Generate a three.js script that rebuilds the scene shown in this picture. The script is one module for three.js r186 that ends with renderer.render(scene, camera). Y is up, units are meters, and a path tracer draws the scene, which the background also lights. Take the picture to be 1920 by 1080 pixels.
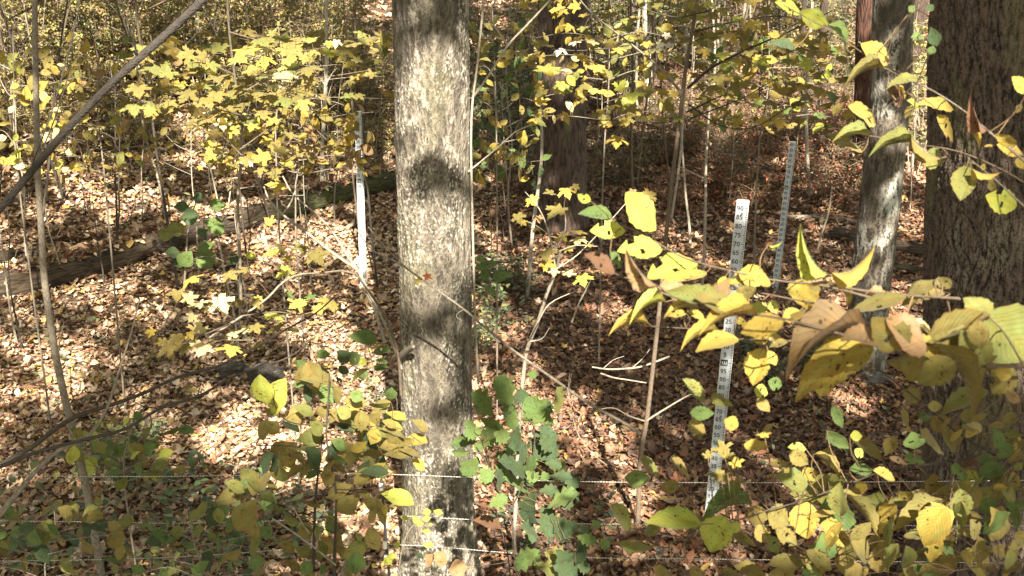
import * as THREE from 'three';
import { ImprovedNoise } from 'three/addons/math/ImprovedNoise.js';

// ---------------------------------------------------------------- camera, sky, sun, exposure
const FOCAL = 2059, PITCH = 19 * Math.PI / 180, EYE = 3.45;          // focal length in pixels of the 1920 x 1080 photograph
const camera = new THREE.PerspectiveCamera(2 * Math.atan(540 / FOCAL) * 180 / Math.PI, 1920 / 1080, 0.05, 600);
camera.position.set(0, EYE, 0);
camera.rotation.set(-PITCH, 0, 0);
camera.updateMatrixWorld(true);
camera.focus = 5.5; camera.userData.fStop = 14;                          // a small lens: only the nearest leaves soften
const scene = new THREE.Scene();
const renderer = new THREE.WebGLRenderer({ antialias: true });
renderer.setSize(1024, 576);
renderer.toneMapping = THREE.LinearToneMapping;
renderer.toneMappingExposure = 5.4;
renderer.shadowMap.enabled = true;
const SUN = new THREE.Vector3(0.128, 0.629, 0.766).normalize();       // towards the sun: behind the camera, a little to the right
// a pale, thinly veiled autumn sky: whitish towards the horizon and round the sun, soft blue overhead
{
  const W = 256, H = 128, data = new Float32Array(W * H * 4);
  for (let y = 0; y < H; y++) for (let x = 0; x < W; x++) {
    const el = ((y + 0.5) / H - 0.5) * Math.PI, az = ((x + 0.5) / W - 0.5) * 2 * Math.PI, d = new THREE.Vector3(Math.cos(az) * Math.cos(el), Math.sin(el), Math.sin(az) * Math.cos(el));
    const up = Math.max(0, d.y), k = Math.pow(1 - up, 2.2), glow = Math.pow(Math.max(0, d.dot(SUN)), 6), o = (y * W + x) * 4;
    data[o] = 0.26 + 0.22 * k + 0.36 * glow; data[o + 1] = 0.29 + 0.195 * k + 0.33 * glow; data[o + 2] = 0.31 + 0.07 * k + 0.2 * glow; data[o + 3] = 1;
  }
  const t = new THREE.DataTexture(data, W, H, THREE.RGBAFormat, THREE.FloatType);
  t.mapping = THREE.EquirectangularReflectionMapping; t.magFilter = THREE.LinearFilter; t.needsUpdate = true;
  scene.background = t; scene.environment = t;
}
const sun = new THREE.DirectionalLight(new THREE.Color(1, 0.93, 0.78), 5);
sun.name = 'sun';
sun.position.copy(SUN).multiplyScalar(60).add(new THREE.Vector3(0, 0, -10));
sun.target.position.set(0, 0, -10);
sun.castShadow = true;
Object.assign(sun.shadow.camera, { left: -25, right: 25, top: 25, bottom: -25, near: 1, far: 140 });
sun.shadow.mapSize.set(4096, 4096);
scene.add(sun, sun.target);

// ---------------------------------------------------------------- helpers
const V = (x, y, z) => new THREE.Vector3(x, y, z);
const noiseGen = new ImprovedNoise();
const noise = (x, y, z = 0.37) => noiseGen.noise(x + 40.3, y + 71.7, z + 11.1);
const fbm = (x, y, z, n = 4) => { let s = 0, a = 0.5; for (let i = 0; i < n; i++) { s += a * noise(x, y, z); x *= 2.03; y *= 2.03; z *= 2.03; a *= 0.5; } return s; };
function rng(seed) {
  let s = seed | 0;
  const r = () => { s = (s + 0x6d2b79f5) | 0; let t = Math.imul(s ^ (s >>> 15), 1 | s); t = (t + Math.imul(t ^ (t >>> 7), 61 | t)) ^ t; return ((t ^ (t >>> 14)) >>> 0) / 4294967296; };
  return Object.assign(r, { range: (a, b) => a + (b - a) * r(), pick: (a) => a[Math.floor(r() * a.length)], sign: () => (r() < 0.5 ? -1 : 1) });
}
const clamp = THREE.MathUtils.clamp, lerp = THREE.MathUtils.lerp, smooth = (a, b, x) => { const t = clamp((x - a) / (b - a), 0, 1); return t * t * (3 - 2 * t); };
const CP = Math.cos(PITCH), SP = Math.sin(PITCH);
// a point of the place from where the photograph shows it and how far ahead of the camera it stands
function at(px, py, ahead) {
  const k = (py - 540) / FOCAL, depth = ahead / (CP - k * SP);
  return V((px - 960) / FOCAL * depth, EYE - k * depth * CP - depth * SP, -ahead);
}
function pixelOf(p) {
  const dy = p.y - EYE, dep = -p.z * CP - dy * SP, up = dy * CP - p.z * SP;
  return [960 + p.x / dep * FOCAL, 540 - up / dep * FOCAL, dep];
}
function groundAt(x, z) {
  const d = -z, left = Math.max(0, -x - 0.3), hill = smooth(5.5, 11, d);
  let y = 0.10 * Math.max(0, d - 10) * (1 - 0.75 * smooth(2.5, 8, x)) + 0.2 * left * hill + 0.05 * left * left * 0.12 * hill;
  if (d > 40) y += (d - 40) * 0.25;
  y += 0.10 * noise(x * 0.5, z * 0.5, 3.1) + 0.035 * noise(x * 1.7, z * 1.7, 7.7);
  return y;
}
function onGround(px, py) {
  let lo = 1, hi = 1;
  for (let d = 1; d < 90; d += 0.1) { const p = at(px, py, d); if (p.y < groundAt(p.x, p.z)) { hi = d; break; } lo = d; hi = d; }
  for (let i = 0; i < 24; i++) { const m = (lo + hi) / 2, p = at(px, py, m); if (p.y < groundAt(p.x, p.z)) hi = m; else lo = m; }
  const p = at(px, py, (lo + hi) / 2);
  p.y = groundAt(p.x, p.z);
  return p;
}
const pxSize = (px, ahead, py = 540) => px * (ahead / (CP - (py - 540) / FOCAL * SP)) / FOCAL;   // metres that so many pixels span there

const counts = {};
function numbered(name) { const n = counts[name] = (counts[name] ?? -1) + 1; return n ? name + '_' + String(n).padStart(3, '0') : name; }
function tag(o, label, category, group) { o.userData.label = label; o.userData.category = category; if (group) o.userData.group = group; return o; }
function thing(name, label, category, pos = V(0, 0, 0), group) {
  const o = new THREE.Group();
  o.name = numbered(name); o.position.copy(pos);
  tag(o, label, category, group);
  scene.add(o);
  return o;
}
function copyOf(src, label, pos, turn = 0, size = 1) {
  const c = src.clone();
  c.name = numbered(src.name.replace(/_\d+$/, ''));
  c.userData = { ...src.userData, label };
  c.position.copy(pos); c.rotation.set(0, turn, 0); c.scale.setScalar(size);
  scene.add(c);
  return c;
}
function shadowed(m) { m.castShadow = true; m.receiveShadow = true; return m; }
function part(name, geometry, material, parent) { const m = shadowed(new THREE.Mesh(geometry, material)); m.name = name; parent.add(m); return m; }

// gathers tubes and leaf shapes into one geometry
class Gather {
  constructor(origin = V(0, 0, 0)) { this.p = []; this.n = []; this.u = []; this.c = []; this.i = []; this.o = origin; this.tint = [1, 1, 1]; }
  tube(points, radii, sides = 6, bend = true) {
    if (points.length < 2) return this;
    let pts = points, rr = typeof radii === 'number' ? points.map(() => radii) : radii;
    if (bend && points.length > 2) {
      const curve = new THREE.CatmullRomCurve3(points, false, 'centripetal'), n = (points.length - 1) * 4;
      pts = []; const out = [];
      for (let k = 0; k <= n; k++) {
        pts.push(curve.getPoint(k / n));
        const f = k / n * (rr.length - 1), a = Math.min(rr.length - 2, Math.floor(f));
        out.push(lerp(rr[a], rr[a + 1], f - a));
      }
      rr = out;
    }
    const base = this.p.length / 3;
    let side = V(0, 0, 0), run = 0;
    for (let k = 0; k < pts.length; k++) {
      const dir = pts[Math.min(k + 1, pts.length - 1)].clone().sub(pts[Math.max(k - 1, 0)]).normalize();
      if (k === 0) side = Math.abs(dir.y) < 0.9 ? V(0, 1, 0).cross(dir).normalize() : V(1, 0, 0).cross(dir).normalize();
      else { side.sub(dir.clone().multiplyScalar(side.dot(dir))).normalize(); run += pts[k].distanceTo(pts[k - 1]); }
      const up = dir.clone().cross(side);
      for (let s = 0; s <= sides; s++) {
        const a = s / sides * Math.PI * 2, nx = side.clone().multiplyScalar(Math.cos(a)).addScaledVector(up, Math.sin(a));
        const q = pts[k].clone().addScaledVector(nx, rr[k]).sub(this.o);
        this.p.push(q.x, q.y, q.z); this.n.push(nx.x, nx.y, nx.z); this.u.push(s / sides * Math.max(0.02, Math.PI * 2 * rr[0]), run); this.c.push(...this.tint);
      }
    }
    for (let k = 0; k < pts.length - 1; k++) for (let s = 0; s < sides; s++) {
      const a = base + k * (sides + 1) + s, b = a + sides + 1;
      this.i.push(a, a + 1, b, b, a + 1, b + 1);
    }
    for (const [k, flip] of [[0, 1], [pts.length - 1, 0]]) {
      if (rr[k] < 0.003) continue;
      const c = this.p.length / 3, q = pts[k].clone().sub(this.o), dir = pts[k].clone().sub(pts[k ? k - 1 : 1]).normalize();
      this.p.push(q.x, q.y, q.z); this.n.push(dir.x, dir.y, dir.z); this.u.push(0.5, 0.5); this.c.push(...this.tint);
      for (let s = 0; s < sides; s++) { const a = base + k * (sides + 1) + s; flip ? this.i.push(c, a + 1, a) : this.i.push(c, a, a + 1); }
    }
    return this;
  }
  shape(geo, matrix) {
    const base = this.p.length / 3, P = geo.attributes.position, N = geo.attributes.normal, U = geo.attributes.uv, v = V(0, 0, 0), nm = new THREE.Matrix3().getNormalMatrix(matrix);
    for (let k = 0; k < P.count; k++) {
      v.fromBufferAttribute(P, k).applyMatrix4(matrix).sub(this.o); this.p.push(v.x, v.y, v.z);
      v.fromBufferAttribute(N, k).applyMatrix3(nm).normalize(); this.n.push(v.x, v.y, v.z);
      this.u.push(U.getX(k), U.getY(k)); this.c.push(...this.tint);
    }
    for (let k = 0; k < geo.index.count; k++) this.i.push(base + geo.index.getX(k));
    return this;
  }
  geometry() {
    const g = new THREE.BufferGeometry();
    g.setAttribute('position', new THREE.Float32BufferAttribute(this.p, 3));
    g.setAttribute('normal', new THREE.Float32BufferAttribute(this.n, 3));
    g.setAttribute('uv', new THREE.Float32BufferAttribute(this.u, 2));
    g.setAttribute('color', new THREE.Float32BufferAttribute(this.c, 3));
    g.setIndex(this.i);
    return g;
  }
  build(name, material, parent) { return part(name, this.geometry(), material, parent); }
}

// ---------------------------------------------------------------- textures and materials
const sRGB = (x) => Math.round(255 * clamp(x <= 0.0031308 ? x * 12.92 : 1.055 * Math.pow(x, 1 / 2.4) - 0.055, 0, 1));
function dataTexture(w, h, color, at4, wrap = THREE.RepeatWrapping) {
  const data = new Uint8Array(w * h * 4);
  for (let y = 0; y < h; y++) for (let x = 0; x < w; x++) {
    const c = at4(x, y), o = (y * w + x) * 4;
    if (color) { data[o] = sRGB(c[0]); data[o + 1] = sRGB(c[1]); data[o + 2] = sRGB(c[2]); }
    else { const q = Math.round(255 * clamp(c, 0, 1)); data[o] = data[o + 1] = data[o + 2] = q; }
    data[o + 3] = 255;
  }
  const t = new THREE.DataTexture(data, w, h);
  if (color) t.colorSpace = THREE.SRGBColorSpace;
  t.wrapS = t.wrapT = wrap; t.magFilter = THREE.LinearFilter; t.needsUpdate = true;
  return t;
}
const mix3 = (a, b, t) => [lerp(a[0], b[0], t), lerp(a[1], b[1], t), lerp(a[2], b[2], t)];
const rgb = (c) => new THREE.Color().setRGB(c[0], c[1], c[2]);

// bark wraps once round the trunk; its relief drives colour, bump and the trunk's own shape
function makeBark(w, h, around, tall, relief, tint) {
  const H = new Float32Array(w * h), r = around / (2 * Math.PI);
  for (let y = 0; y < h; y++) for (let x = 0; x < w; x++) {
    const a = x / w * Math.PI * 2;
    H[y * w + x] = relief(Math.cos(a) * r, y / h * tall, Math.sin(a) * r);
  }
  const map = dataTexture(w, h, true, (x, y) => { const a = x / w * Math.PI * 2; return tint(H[y * w + x], Math.cos(a) * r, y / h * tall, Math.sin(a) * r); });
  const bump = dataTexture(w, h, false, (x, y) => H[y * w + x]);
  map.wrapT = bump.wrapT = THREE.MirroredRepeatWrapping;
  const sample = (u, v) => { const x = ((Math.round(u * w) % w) + w) % w; let y = Math.abs(Math.round(v * h)) % (2 * h); if (y >= h) y = 2 * h - 1 - y; return H[y * w + x]; };
  return { map, bump, sample, tall };
}
function barkMaterial(b, bumpScale) { return new THREE.MeshStandardMaterial({ map: b.map, bumpMap: b.bump, bumpScale, roughness: 0.95 }); }
const ridge = (x, y, z) => Math.max(0, 1 - Math.abs(2 * noise(x, y, z)));

// main tree: pale grey, finely ridged, lichen patches and moss on its left side
const greyBark = makeBark(768, 2048, 1.26, 4.0, (x, y, z) => {
  const wx = x + 0.02 * noise(x * 9, y * 5, z * 9), wz = z + 0.02 * noise(x * 9 + 9, y * 5, z * 9);
  const a = ridge(wx * 24, y * 6.5, wz * 24), b = ridge(wx * 58, y * 24, wz * 58), c = noise(x * 190, y * 110, z * 190);
  return clamp(0.4 * Math.pow(a, 1.2) + 0.34 * b + 0.32 * c + 0.1, 0, 1);
}, (h, x, y, z) => {
  let c = mix3([0.035, 0.028, 0.021], [0.14, 0.118, 0.09], smooth(0.15, 0.8, h));
  const li = smooth(0.12, 0.3, fbm(x * 22, y * 13, z * 22, 4) + 0.22 * noise(x * 90, y * 70, z * 90)) * smooth(0.25, 0.6, h);
  c = mix3(c, [0.31, 0.282, 0.232], 0.6 * li);
  const spot = smooth(0.2, 0.36, noise(x * 80, y * 60, z * 80)) * smooth(-0.05, 0.2, noise(x * 7, y * 4, z * 7 + 5));
  c = mix3(c, [0.46, 0.43, 0.37], 0.55 * spot);
  const streak = smooth(0.1, 0.42, noise(x * 13 + 3, y * 0.9, z * 13)) * 0.55;
  c = mix3(c, [0.05, 0.04, 0.03], streak);
  const moss = smooth(0.0, 0.35, fbm(x * 5, y * 2.4 + 8, z * 5, 3) + 0.25 * smooth(0.02, -0.19, x) - 0.12) * 0.5;
  return mix3(c, [0.11, 0.1, 0.05], 0.6 * moss);
});
// big tree at the right: dark red-brown, deep furrows, grey plates
const furrowBark = makeBark(1152, 1792, 2.2, 4.2, (x, y, z) => {
  const wx = x + 0.02 * noise(x * 7, y * 4.2, z * 7), wz = z + 0.02 * noise(x * 7 + 7, y * 4.2, z * 7);
  const a = 1 - ridge(wx * 56, y * 11, wz * 56), b = ridge(wx * 100, y * 40 + 3, wz * 100), c = noise(x * 150, y * 110, z * 150), k = 1 - ridge(wx * 25 + 5, y * 5.5, wz * 25);
  return clamp(0.36 * Math.pow(clamp(a * 2.2, 0, 1), 0.6) + 0.34 * Math.pow(clamp(k * 2.6, 0, 1), 0.6) + 0.14 * b + 0.3 * c, 0, 1);
}, (h, x, y, z) => {
  let c = mix3([0.022, 0.014, 0.011], [0.088, 0.061, 0.045], smooth(0.25, 0.9, h));
  const grey = smooth(-0.02, 0.25, fbm(x * 3.2 + 2, y * 1.3, z * 3.2, 3) + 0.4 * (x - 0.05) + 0.05) * smooth(0.45, 0.85, h);
  c = mix3(c, [0.17, 0.148, 0.118], 0.6 * grey);
  return mix3(c, [0.12, 0.11, 0.05], 0.35 * smooth(0.1, 0.4, noise(x * 7, y * 2 + 3, z * 7)));
});
const lichenBark = makeBark(512, 1024, 0.9, 4.0, (x, y, z) => {
  const a = ridge(x * 24, y * 7, z * 24), b = ridge(x * 60, y * 24, z * 60);
  return clamp(0.42 * a + 0.32 * b + 0.25 * noise(x * 150, y * 90, z * 150) + 0.05, 0, 1);
}, (h, x, y, z) => {
  let c = mix3([0.03, 0.023, 0.017], [0.13, 0.105, 0.08], smooth(0.15, 0.8, h));
  c = mix3(c, [0.4, 0.39, 0.35], 0.8 * smooth(0.02, 0.3, fbm(x * 5, y * 2.3 + 2, z * 5, 5) + 0.12 * noise(x * 70, y * 60, z * 70)) * smooth(0.2, 0.5, h));
  return mix3(c, [0.05, 0.04, 0.03], 0.6 * smooth(0.1, 0.3, noise(x * 8, y * 2.3 + 6, z * 8)));
});
const brownBark = makeBark(256, 512, 1.2, 4.0, (x, y, z) => clamp(0.6 * Math.pow(clamp(1.5 - 1.5 * ridge(x * 30, y * 5, z * 30), 0, 1), 0.6) + 0.3 * ridge(x * 60, y * 16, z * 60), 0, 1),
  (h, x, y, z) => mix3(mix3([0.015, 0.01, 0.008], [0.07, 0.042, 0.03], smooth(0.2, 0.85, h)), [0.13, 0.12, 0.06], 0.4 * smooth(0.15, 0.4, fbm(x * 5, y * 2, z * 5, 3))));
const M = {
  greyBark: barkMaterial(greyBark, 0.008), furrowBark: barkMaterial(furrowBark, 0.016), lichenBark: barkMaterial(lichenBark, 0.006), brownBark: barkMaterial(brownBark, 0.01),
};
const stickTex = dataTexture(128, 512, true, (x, y) => { const a = x / 128 * 6.283, n = fbm(Math.cos(a) * 2, y * 0.05, Math.sin(a) * 2, 3), k = noise(Math.cos(a) * 5, y * 0.21, Math.sin(a) * 5 + 4); const v = clamp(0.72 + 0.7 * n + 0.35 * k, 0.15, 1); return [v, v * 0.97, v * 0.92]; });
stickTex.repeat.set(8, 2);
const stickMat = (c) => new THREE.MeshStandardMaterial({ map: stickTex, color: rgb(c), roughness: 0.9 });
Object.assign(M, { paleStick: stickMat([0.34, 0.3, 0.25]), greyStick: stickMat([0.2, 0.17, 0.135]), brownStick: stickMat([0.13, 0.095, 0.066]), darkStick: stickMat([0.045, 0.034, 0.026]), blackStick: new THREE.MeshStandardMaterial({ map: stickTex, bumpMap: stickTex, bumpScale: 0.004, color: rgb([0.034, 0.026, 0.021]), roughness: 0.9 }), redTwig: stickMat([0.16, 0.1, 0.05]), deadWood: stickMat([0.27, 0.235, 0.19]) });

// leaf textures: side veins, paler midrib, brown specks; colour comes from the material
function leafTexture(seed, veins, specks, lobed) {
  const r = rng(seed), S = 256, spots = [];
  for (let k = 0; k < specks; k++) spots.push([r(), r(), 0.005 + 0.018 * r() * r()]);
  return dataTexture(S, S, true, (x, y) => {
    const u = (x / S - 0.5) * 2, v = y / S, a = Math.abs(u);
    let k = 0.86 + 0.28 * fbm(u * 3 + seed, v * 4, seed * 0.7, 3), warm = clamp(0.5 + 1.6 * fbm(u * 1.7 + seed * 3, v * 2.1, seed, 3), 0, 1);
    if (lobed) {
      for (const t of [0, 0.75, 1.5]) {
        const dx = a, dy = v - 0.13, al = dx * Math.cos(Math.PI / 2 - t) + dy * Math.sin(Math.PI / 2 - t), off = Math.abs(dx * Math.sin(Math.PI / 2 - t) - dy * Math.cos(Math.PI / 2 - t));
        if (al > 0) k *= 1 - 0.22 * Math.exp(-off * off / 0.00025);
      }
    } else {
      const s = (v - a * 0.42) * veins, f = Math.abs(s - Math.round(s));
      k *= 1 - 0.24 * Math.exp(-f * f / 0.012);
      k *= 1 + 0.14 * Math.exp(-a * a / 0.0016);
    }
    const edge = smooth(0.8, 1.0, a) * 0.25;
    let c = [k * (1 - 0.12 * edge), k * (0.86 + 0.2 * warm - edge * 0.4), k * (0.7 + 0.5 * warm)];
    for (const [sx, sy, sr] of spots) { const dx = x / S - sx, dy = v - sy, d2 = (dx * dx * 0.4 + dy * dy) / (sr * sr); if (d2 < 2) c = mix3(c, [0.16, 0.08, 0.05], clamp(1.6 - d2, 0, 0.85)); }
    return c.map((q) => clamp(q, 0, 1));
  }, THREE.ClampToEdgeWrapping);
}
const TEX = { ovate: [leafTexture(1, 10, 30), leafTexture(2, 11, 80)], maple: [leafTexture(3, 0, 14, true), leafTexture(4, 0, 40, true)], oak: [leafTexture(5, 5, 16)], litter: [leafTexture(6, 7, 60)] };
const HUE = {  // shade put into o, sunlit paleness into p and w
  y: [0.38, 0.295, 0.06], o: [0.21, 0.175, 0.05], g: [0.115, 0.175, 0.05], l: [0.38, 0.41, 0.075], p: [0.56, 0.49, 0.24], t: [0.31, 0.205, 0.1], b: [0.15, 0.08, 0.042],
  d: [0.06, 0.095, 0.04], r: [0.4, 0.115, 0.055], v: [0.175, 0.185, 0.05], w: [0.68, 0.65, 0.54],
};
const leafMats = {};
function leafMat(kind, hue, pick) {
  const list = TEX[kind] ?? TEX.ovate, t = pick % list.length, shade = pick % 3, key = kind + hue + t + shade;
  return leafMats[key] ??= new THREE.MeshPhysicalMaterial({ map: list[t], color: rgb(HUE[hue].map((c, i) => c * [1, 0.86, 1.1][shade] * (i === 1 ? [1, 1.02, 0.96][shade] : 1))), roughness: 0.85, transmission: 0.34, thickness: 0, specularIntensity: 0.3, bumpMap: list[t], bumpScale: 0.0012 });
}

// ---------------------------------------------------------------- leaf shapes (midrib along y from 0 to 1, upper side towards +z)
function gridLeaf({ across = 4, along = 9, half, tip = 0, fold = 0.25, droop = 0.2, twist = 0, wave = 0, serrate = 0, hole }) {
  const p = [], u = [], idx = [], n = across + 1;
  for (let j = 0; j <= along; j++) for (let i = 0; i < n; i++) {
    const v = j / along, s = i / across * 2 - 1, edge = Math.abs(s) === 1, w = half(v) * (1 + (edge && serrate ? serrate * (j % 2 ? 1 : -1) : 0));
    let x = s * w, z = fold * Math.abs(x) - droop * v * v + wave * Math.sin(v * 14 + s * 3) * Math.abs(s) * 0.5, y = v - 0.25 * droop * v * v + tip * Math.abs(s) * 0.04;
    const t = twist * v, cx = x * Math.cos(t) - z * Math.sin(t), cz = x * Math.sin(t) + z * Math.cos(t);
    p.push(cx, y, cz); u.push(0.5 + s * 0.5, v);
  }
  for (let j = 0; j < along; j++) for (let i = 0; i < across; i++) {
    if (hole && hole(i, j)) continue;
    const a = j * n + i; idx.push(a, a + 1, a + n, a + n, a + 1, a + n + 1);
  }
  const g = new THREE.BufferGeometry();
  g.setAttribute('position', new THREE.Float32BufferAttribute(p, 3));
  g.setAttribute('uv', new THREE.Float32BufferAttribute(u, 2));
  g.setIndex(idx); g.computeVertexNormals();
  return g;
}
const ovateHalf = (a, peak = 0.42) => (v) => a * Math.pow(Math.sin(Math.PI * Math.pow(clamp(v, 0.004, 0.996), Math.log(0.5) / Math.log(peak))), 0.82) * (v > 0.9 ? 1 - (v - 0.9) * 3.2 : 1);
function outlineLeaf(half, centre, droop, cup, twist, rip) {
  const pts = [...half.map(([x, y]) => [x, y]), ...half.slice(1, -1).reverse().map(([x, y]) => [-x, y])];
  const p = [0, centre, 0], u = [0.5, centre], idx = [], n = pts.length;
  const lift = (x, y) => -droop * (x * x + (y - centre) * (y - centre)) + cup * Math.abs(x) + twist * x * (y - centre) + rip * Math.sin(x * 9 + y * 7);
  for (const f of [0.55, 1]) for (const [x, y] of pts) { const X = x * f, Y = centre + (y - centre) * f; p.push(X, Y, lift(X, Y)); u.push(0.5 + X * 0.75, Y); }
  for (let k = 0; k < n; k++) { const q = (k + 1) % n; idx.push(0, 1 + k, 1 + q, 1 + k, 1 + n + k, 1 + q, 1 + q, 1 + n + k, 1 + n + q); }
  const g = new THREE.BufferGeometry();
  g.setAttribute('position', new THREE.Float32BufferAttribute(p, 3));
  g.setAttribute('uv', new THREE.Float32BufferAttribute(u, 2));
  g.setIndex(idx); g.computeVertexNormals();
  return g;
}
const MAPLE = [[0, 0.13], [0.1, 0.05], [0.27, 0.0], [0.3, 0.07], [0.41, 0.11], [0.32, 0.21], [0.3, 0.27], [0.44, 0.3], [0.47, 0.36], [0.66, 0.42], [0.57, 0.49], [0.6, 0.58], [0.43, 0.56], [0.24, 0.49], [0.21, 0.6], [0.27, 0.72], [0.17, 0.73], [0.12, 0.84], [0.06, 0.86], [0, 1]];
const SHAPES = { beech: [], maple: [], oak: [], broad: [], litter: [], far: [], narrow: [] };
{
  const r = rng(77);
  for (let k = 0; k < 9; k++) SHAPES.beech.push(gridLeaf({ along: 12, half: ovateHalf(0.275 + 0.03 * r(), 0.4 + 0.1 * r()), fold: r.range(0.05, 0.5), droop: r.range(-0.05, 0.42), twist: r.range(-0.6, 0.6), wave: r.range(0, 0.05), serrate: 0.055, hole: k % 3 === 2 ? (i, j) => (i === 1 && j === 5) || (i === 3 && (j === 8 || j === 7) && k > 4) : null }));
  for (let k = 0; k < 3; k++) SHAPES.narrow.push(gridLeaf({ along: 12, half: ovateHalf(0.2, 0.45), fold: 1.1 + 0.3 * k, droop: 0.25 + 0.2 * k, twist: r.range(-1.2, 1.2), wave: 0.06, serrate: 0.05 }));
  for (let k = 0; k < 7; k++) SHAPES.maple.push(outlineLeaf(MAPLE.map(([x, y], i) => [x * r.range(0.9, 1.1), y + (i ? r.range(-0.025, 0.025) : 0)]), 0.32, r.range(0.1, 0.65), r.range(-0.15, 0.35), r.range(-0.5, 0.5), r.range(0, 0.03)));
  for (let k = 0; k < 5; k++) SHAPES.oak.push(gridLeaf({ along: 18, half: (v) => ovateHalf(0.3, 0.6)(v) * (1 + 0.26 * Math.cos(v * Math.PI * 2 * 4.2 + 2.6)), fold: r.range(0, 0.3), droop: r.range(0, 0.4), twist: r.range(-0.4, 0.4), wave: 0.03 }));
  for (let k = 0; k < 5; k++) SHAPES.broad.push(gridLeaf({ along: 10, half: ovateHalf(0.29, 0.58), fold: r.range(0, 0.3), droop: r.range(0, 0.4), twist: r.range(-0.4, 0.4), wave: r.range(0.01, 0.04), serrate: 0.02 }));
  for (let k = 0; k < 4; k++) SHAPES.litter.push(gridLeaf({ across: 2, along: 4, half: ovateHalf(0.3 + 0.06 * r(), 0.45), fold: r.range(-0.3, 0.9), droop: r.range(-0.5, 0.9), twist: r.range(-1, 1) }));
  const L5 = [[0, 0.12], [0.35, 0.05], [0.28, 0.26], [0.62, 0.42], [0.25, 0.5], [0.22, 0.74], [0, 1]];
  for (let k = 0; k < 3; k++) SHAPES.litter.push(outlineLeaf(L5.map(([x, y]) => [x * r.range(0.85, 1.15), y]), 0.34, r.range(-0.8, 0.9), r.range(-0.4, 0.6), r.range(-0.8, 0.8), 0.05));
  for (let k = 0; k < 3; k++) SHAPES.far.push(gridLeaf({ across: 2, along: 2, half: (v) => (v > 0.1 && v < 0.9 ? 0.34 : 0.05), fold: 0.35 + 0.2 * k, droop: 0.2 * k }));
}

// ---------------------------------------------------------------- ground
const structure = (o) => { o.userData.kind = 'structure'; return o; };
{
  const n = 260, p = [], u = [], idx = [], X = (s) => Math.sign(s) * (8 * Math.abs(s) + 190 * Math.pow(Math.abs(s), 5)), Z = (t) => 12 - 46 * t - 190 * Math.pow(t, 6);
  for (let j = 0; j <= n; j++) for (let i = 0; i <= n; i++) {
    const x = X(i / n * 2 - 1), z = Z(j / n);
    p.push(x, groundAt(x, z), z); u.push(x / 2.4, z / 2.4);
  }
  for (let j = 0; j < n; j++) for (let i = 0; i < n; i++) { const a = j * (n + 1) + i; idx.push(a, a + 1, a + n + 1, a + n + 1, a + 1, a + n + 2); }
  const g = new THREE.BufferGeometry();
  g.setAttribute('position', new THREE.Float32BufferAttribute(p, 3)); g.setAttribute('uv', new THREE.Float32BufferAttribute(u, 2)); g.setIndex(idx); g.computeVertexNormals();
  const S = 512, ring = (x, y, k, s) => { const a = x / S * 6.2832, b = y / S * 6.2832; return noise(Math.cos(a) * k + s, Math.sin(a) * k + Math.cos(b) * k, Math.sin(b) * k + s); };
  const soil = dataTexture(S, S, true, (x, y) => { const a = ring(x, y, 2, 1), b = ring(x, y, 9, 4), c = ring(x, y, 26, 9); return mix3([0.035, 0.022, 0.014], [0.16, 0.09, 0.045], clamp(0.5 + 0.6 * a + 0.7 * b + 0.7 * c, 0, 1)); });
  const bump = dataTexture(S, S, false, (x, y) => 0.5 + 0.5 * ring(x, y, 9, 4) + 0.4 * ring(x, y, 26, 9));
  const ground = structure(part('ground', g, new THREE.MeshStandardMaterial({ map: soil, bumpMap: bump, bumpScale: 0.03, roughness: 1 }), scene));
  ground.name = 'ground';
}

// ---------------------------------------------------------------- trees
const canopyTrees = [];
// a trunk through the given points (lowest first); its rings follow the relief of its bark
function trunkGeometry(points, radiusAt, bark, { cols = 96, step = 0.02, fineTop = 4, relief = 0.01, base }) {
  const curve = new THREE.CatmullRomCurve3(points, false, 'centripetal'), lut = [];
  for (let k = 0; k <= 300; k++) lut.push(curve.getPoint(k / 300));
  const centre = (y) => { let k = 0; while (k < lut.length - 2 && lut[k + 1].y < y) k++; const t = clamp((y - lut[k].y) / Math.max(1e-6, lut[k + 1].y - lut[k].y), 0, 1); return lut[k].clone().lerp(lut[k + 1], t); };
  const ys = [], top = points[points.length - 1].y, y0 = points[0].y;
  for (let y = y0; y < Math.min(top, fineTop); y += step) ys.push(y);
  for (let y = Math.min(top, fineTop); y <= top; y += 0.35) ys.push(y);
  const p = [], u = [], idx = [];
  for (const y of ys) {
    const c = centre(y);
    for (let i = 0; i <= cols; i++) {
      const a = i / cols * Math.PI * 2, h = bark ? bark.sample(i / cols, (y - y0) / bark.tall) : 0.5, r = radiusAt(y - y0, a) + (h - 0.6) * relief;
      p.push(c.x + Math.cos(a) * r - base.x, y - base.y, c.z + Math.sin(a) * r - base.z); u.push(i / cols, (y - y0) / (bark?.tall ?? 4));
    }
  }
  for (let j = 0; j < ys.length - 1; j++) for (let i = 0; i < cols; i++) { const a = j * (cols + 1) + i, b = a + cols + 1; idx.push(a, b, a + 1, a + 1, b, b + 1); }
  const g = new THREE.BufferGeometry();
  g.setAttribute('position', new THREE.Float32BufferAttribute(p, 3)); g.setAttribute('uv', new THREE.Float32BufferAttribute(u, 2)); g.setIndex(idx); g.computeVertexNormals();
  return g;
}
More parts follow.
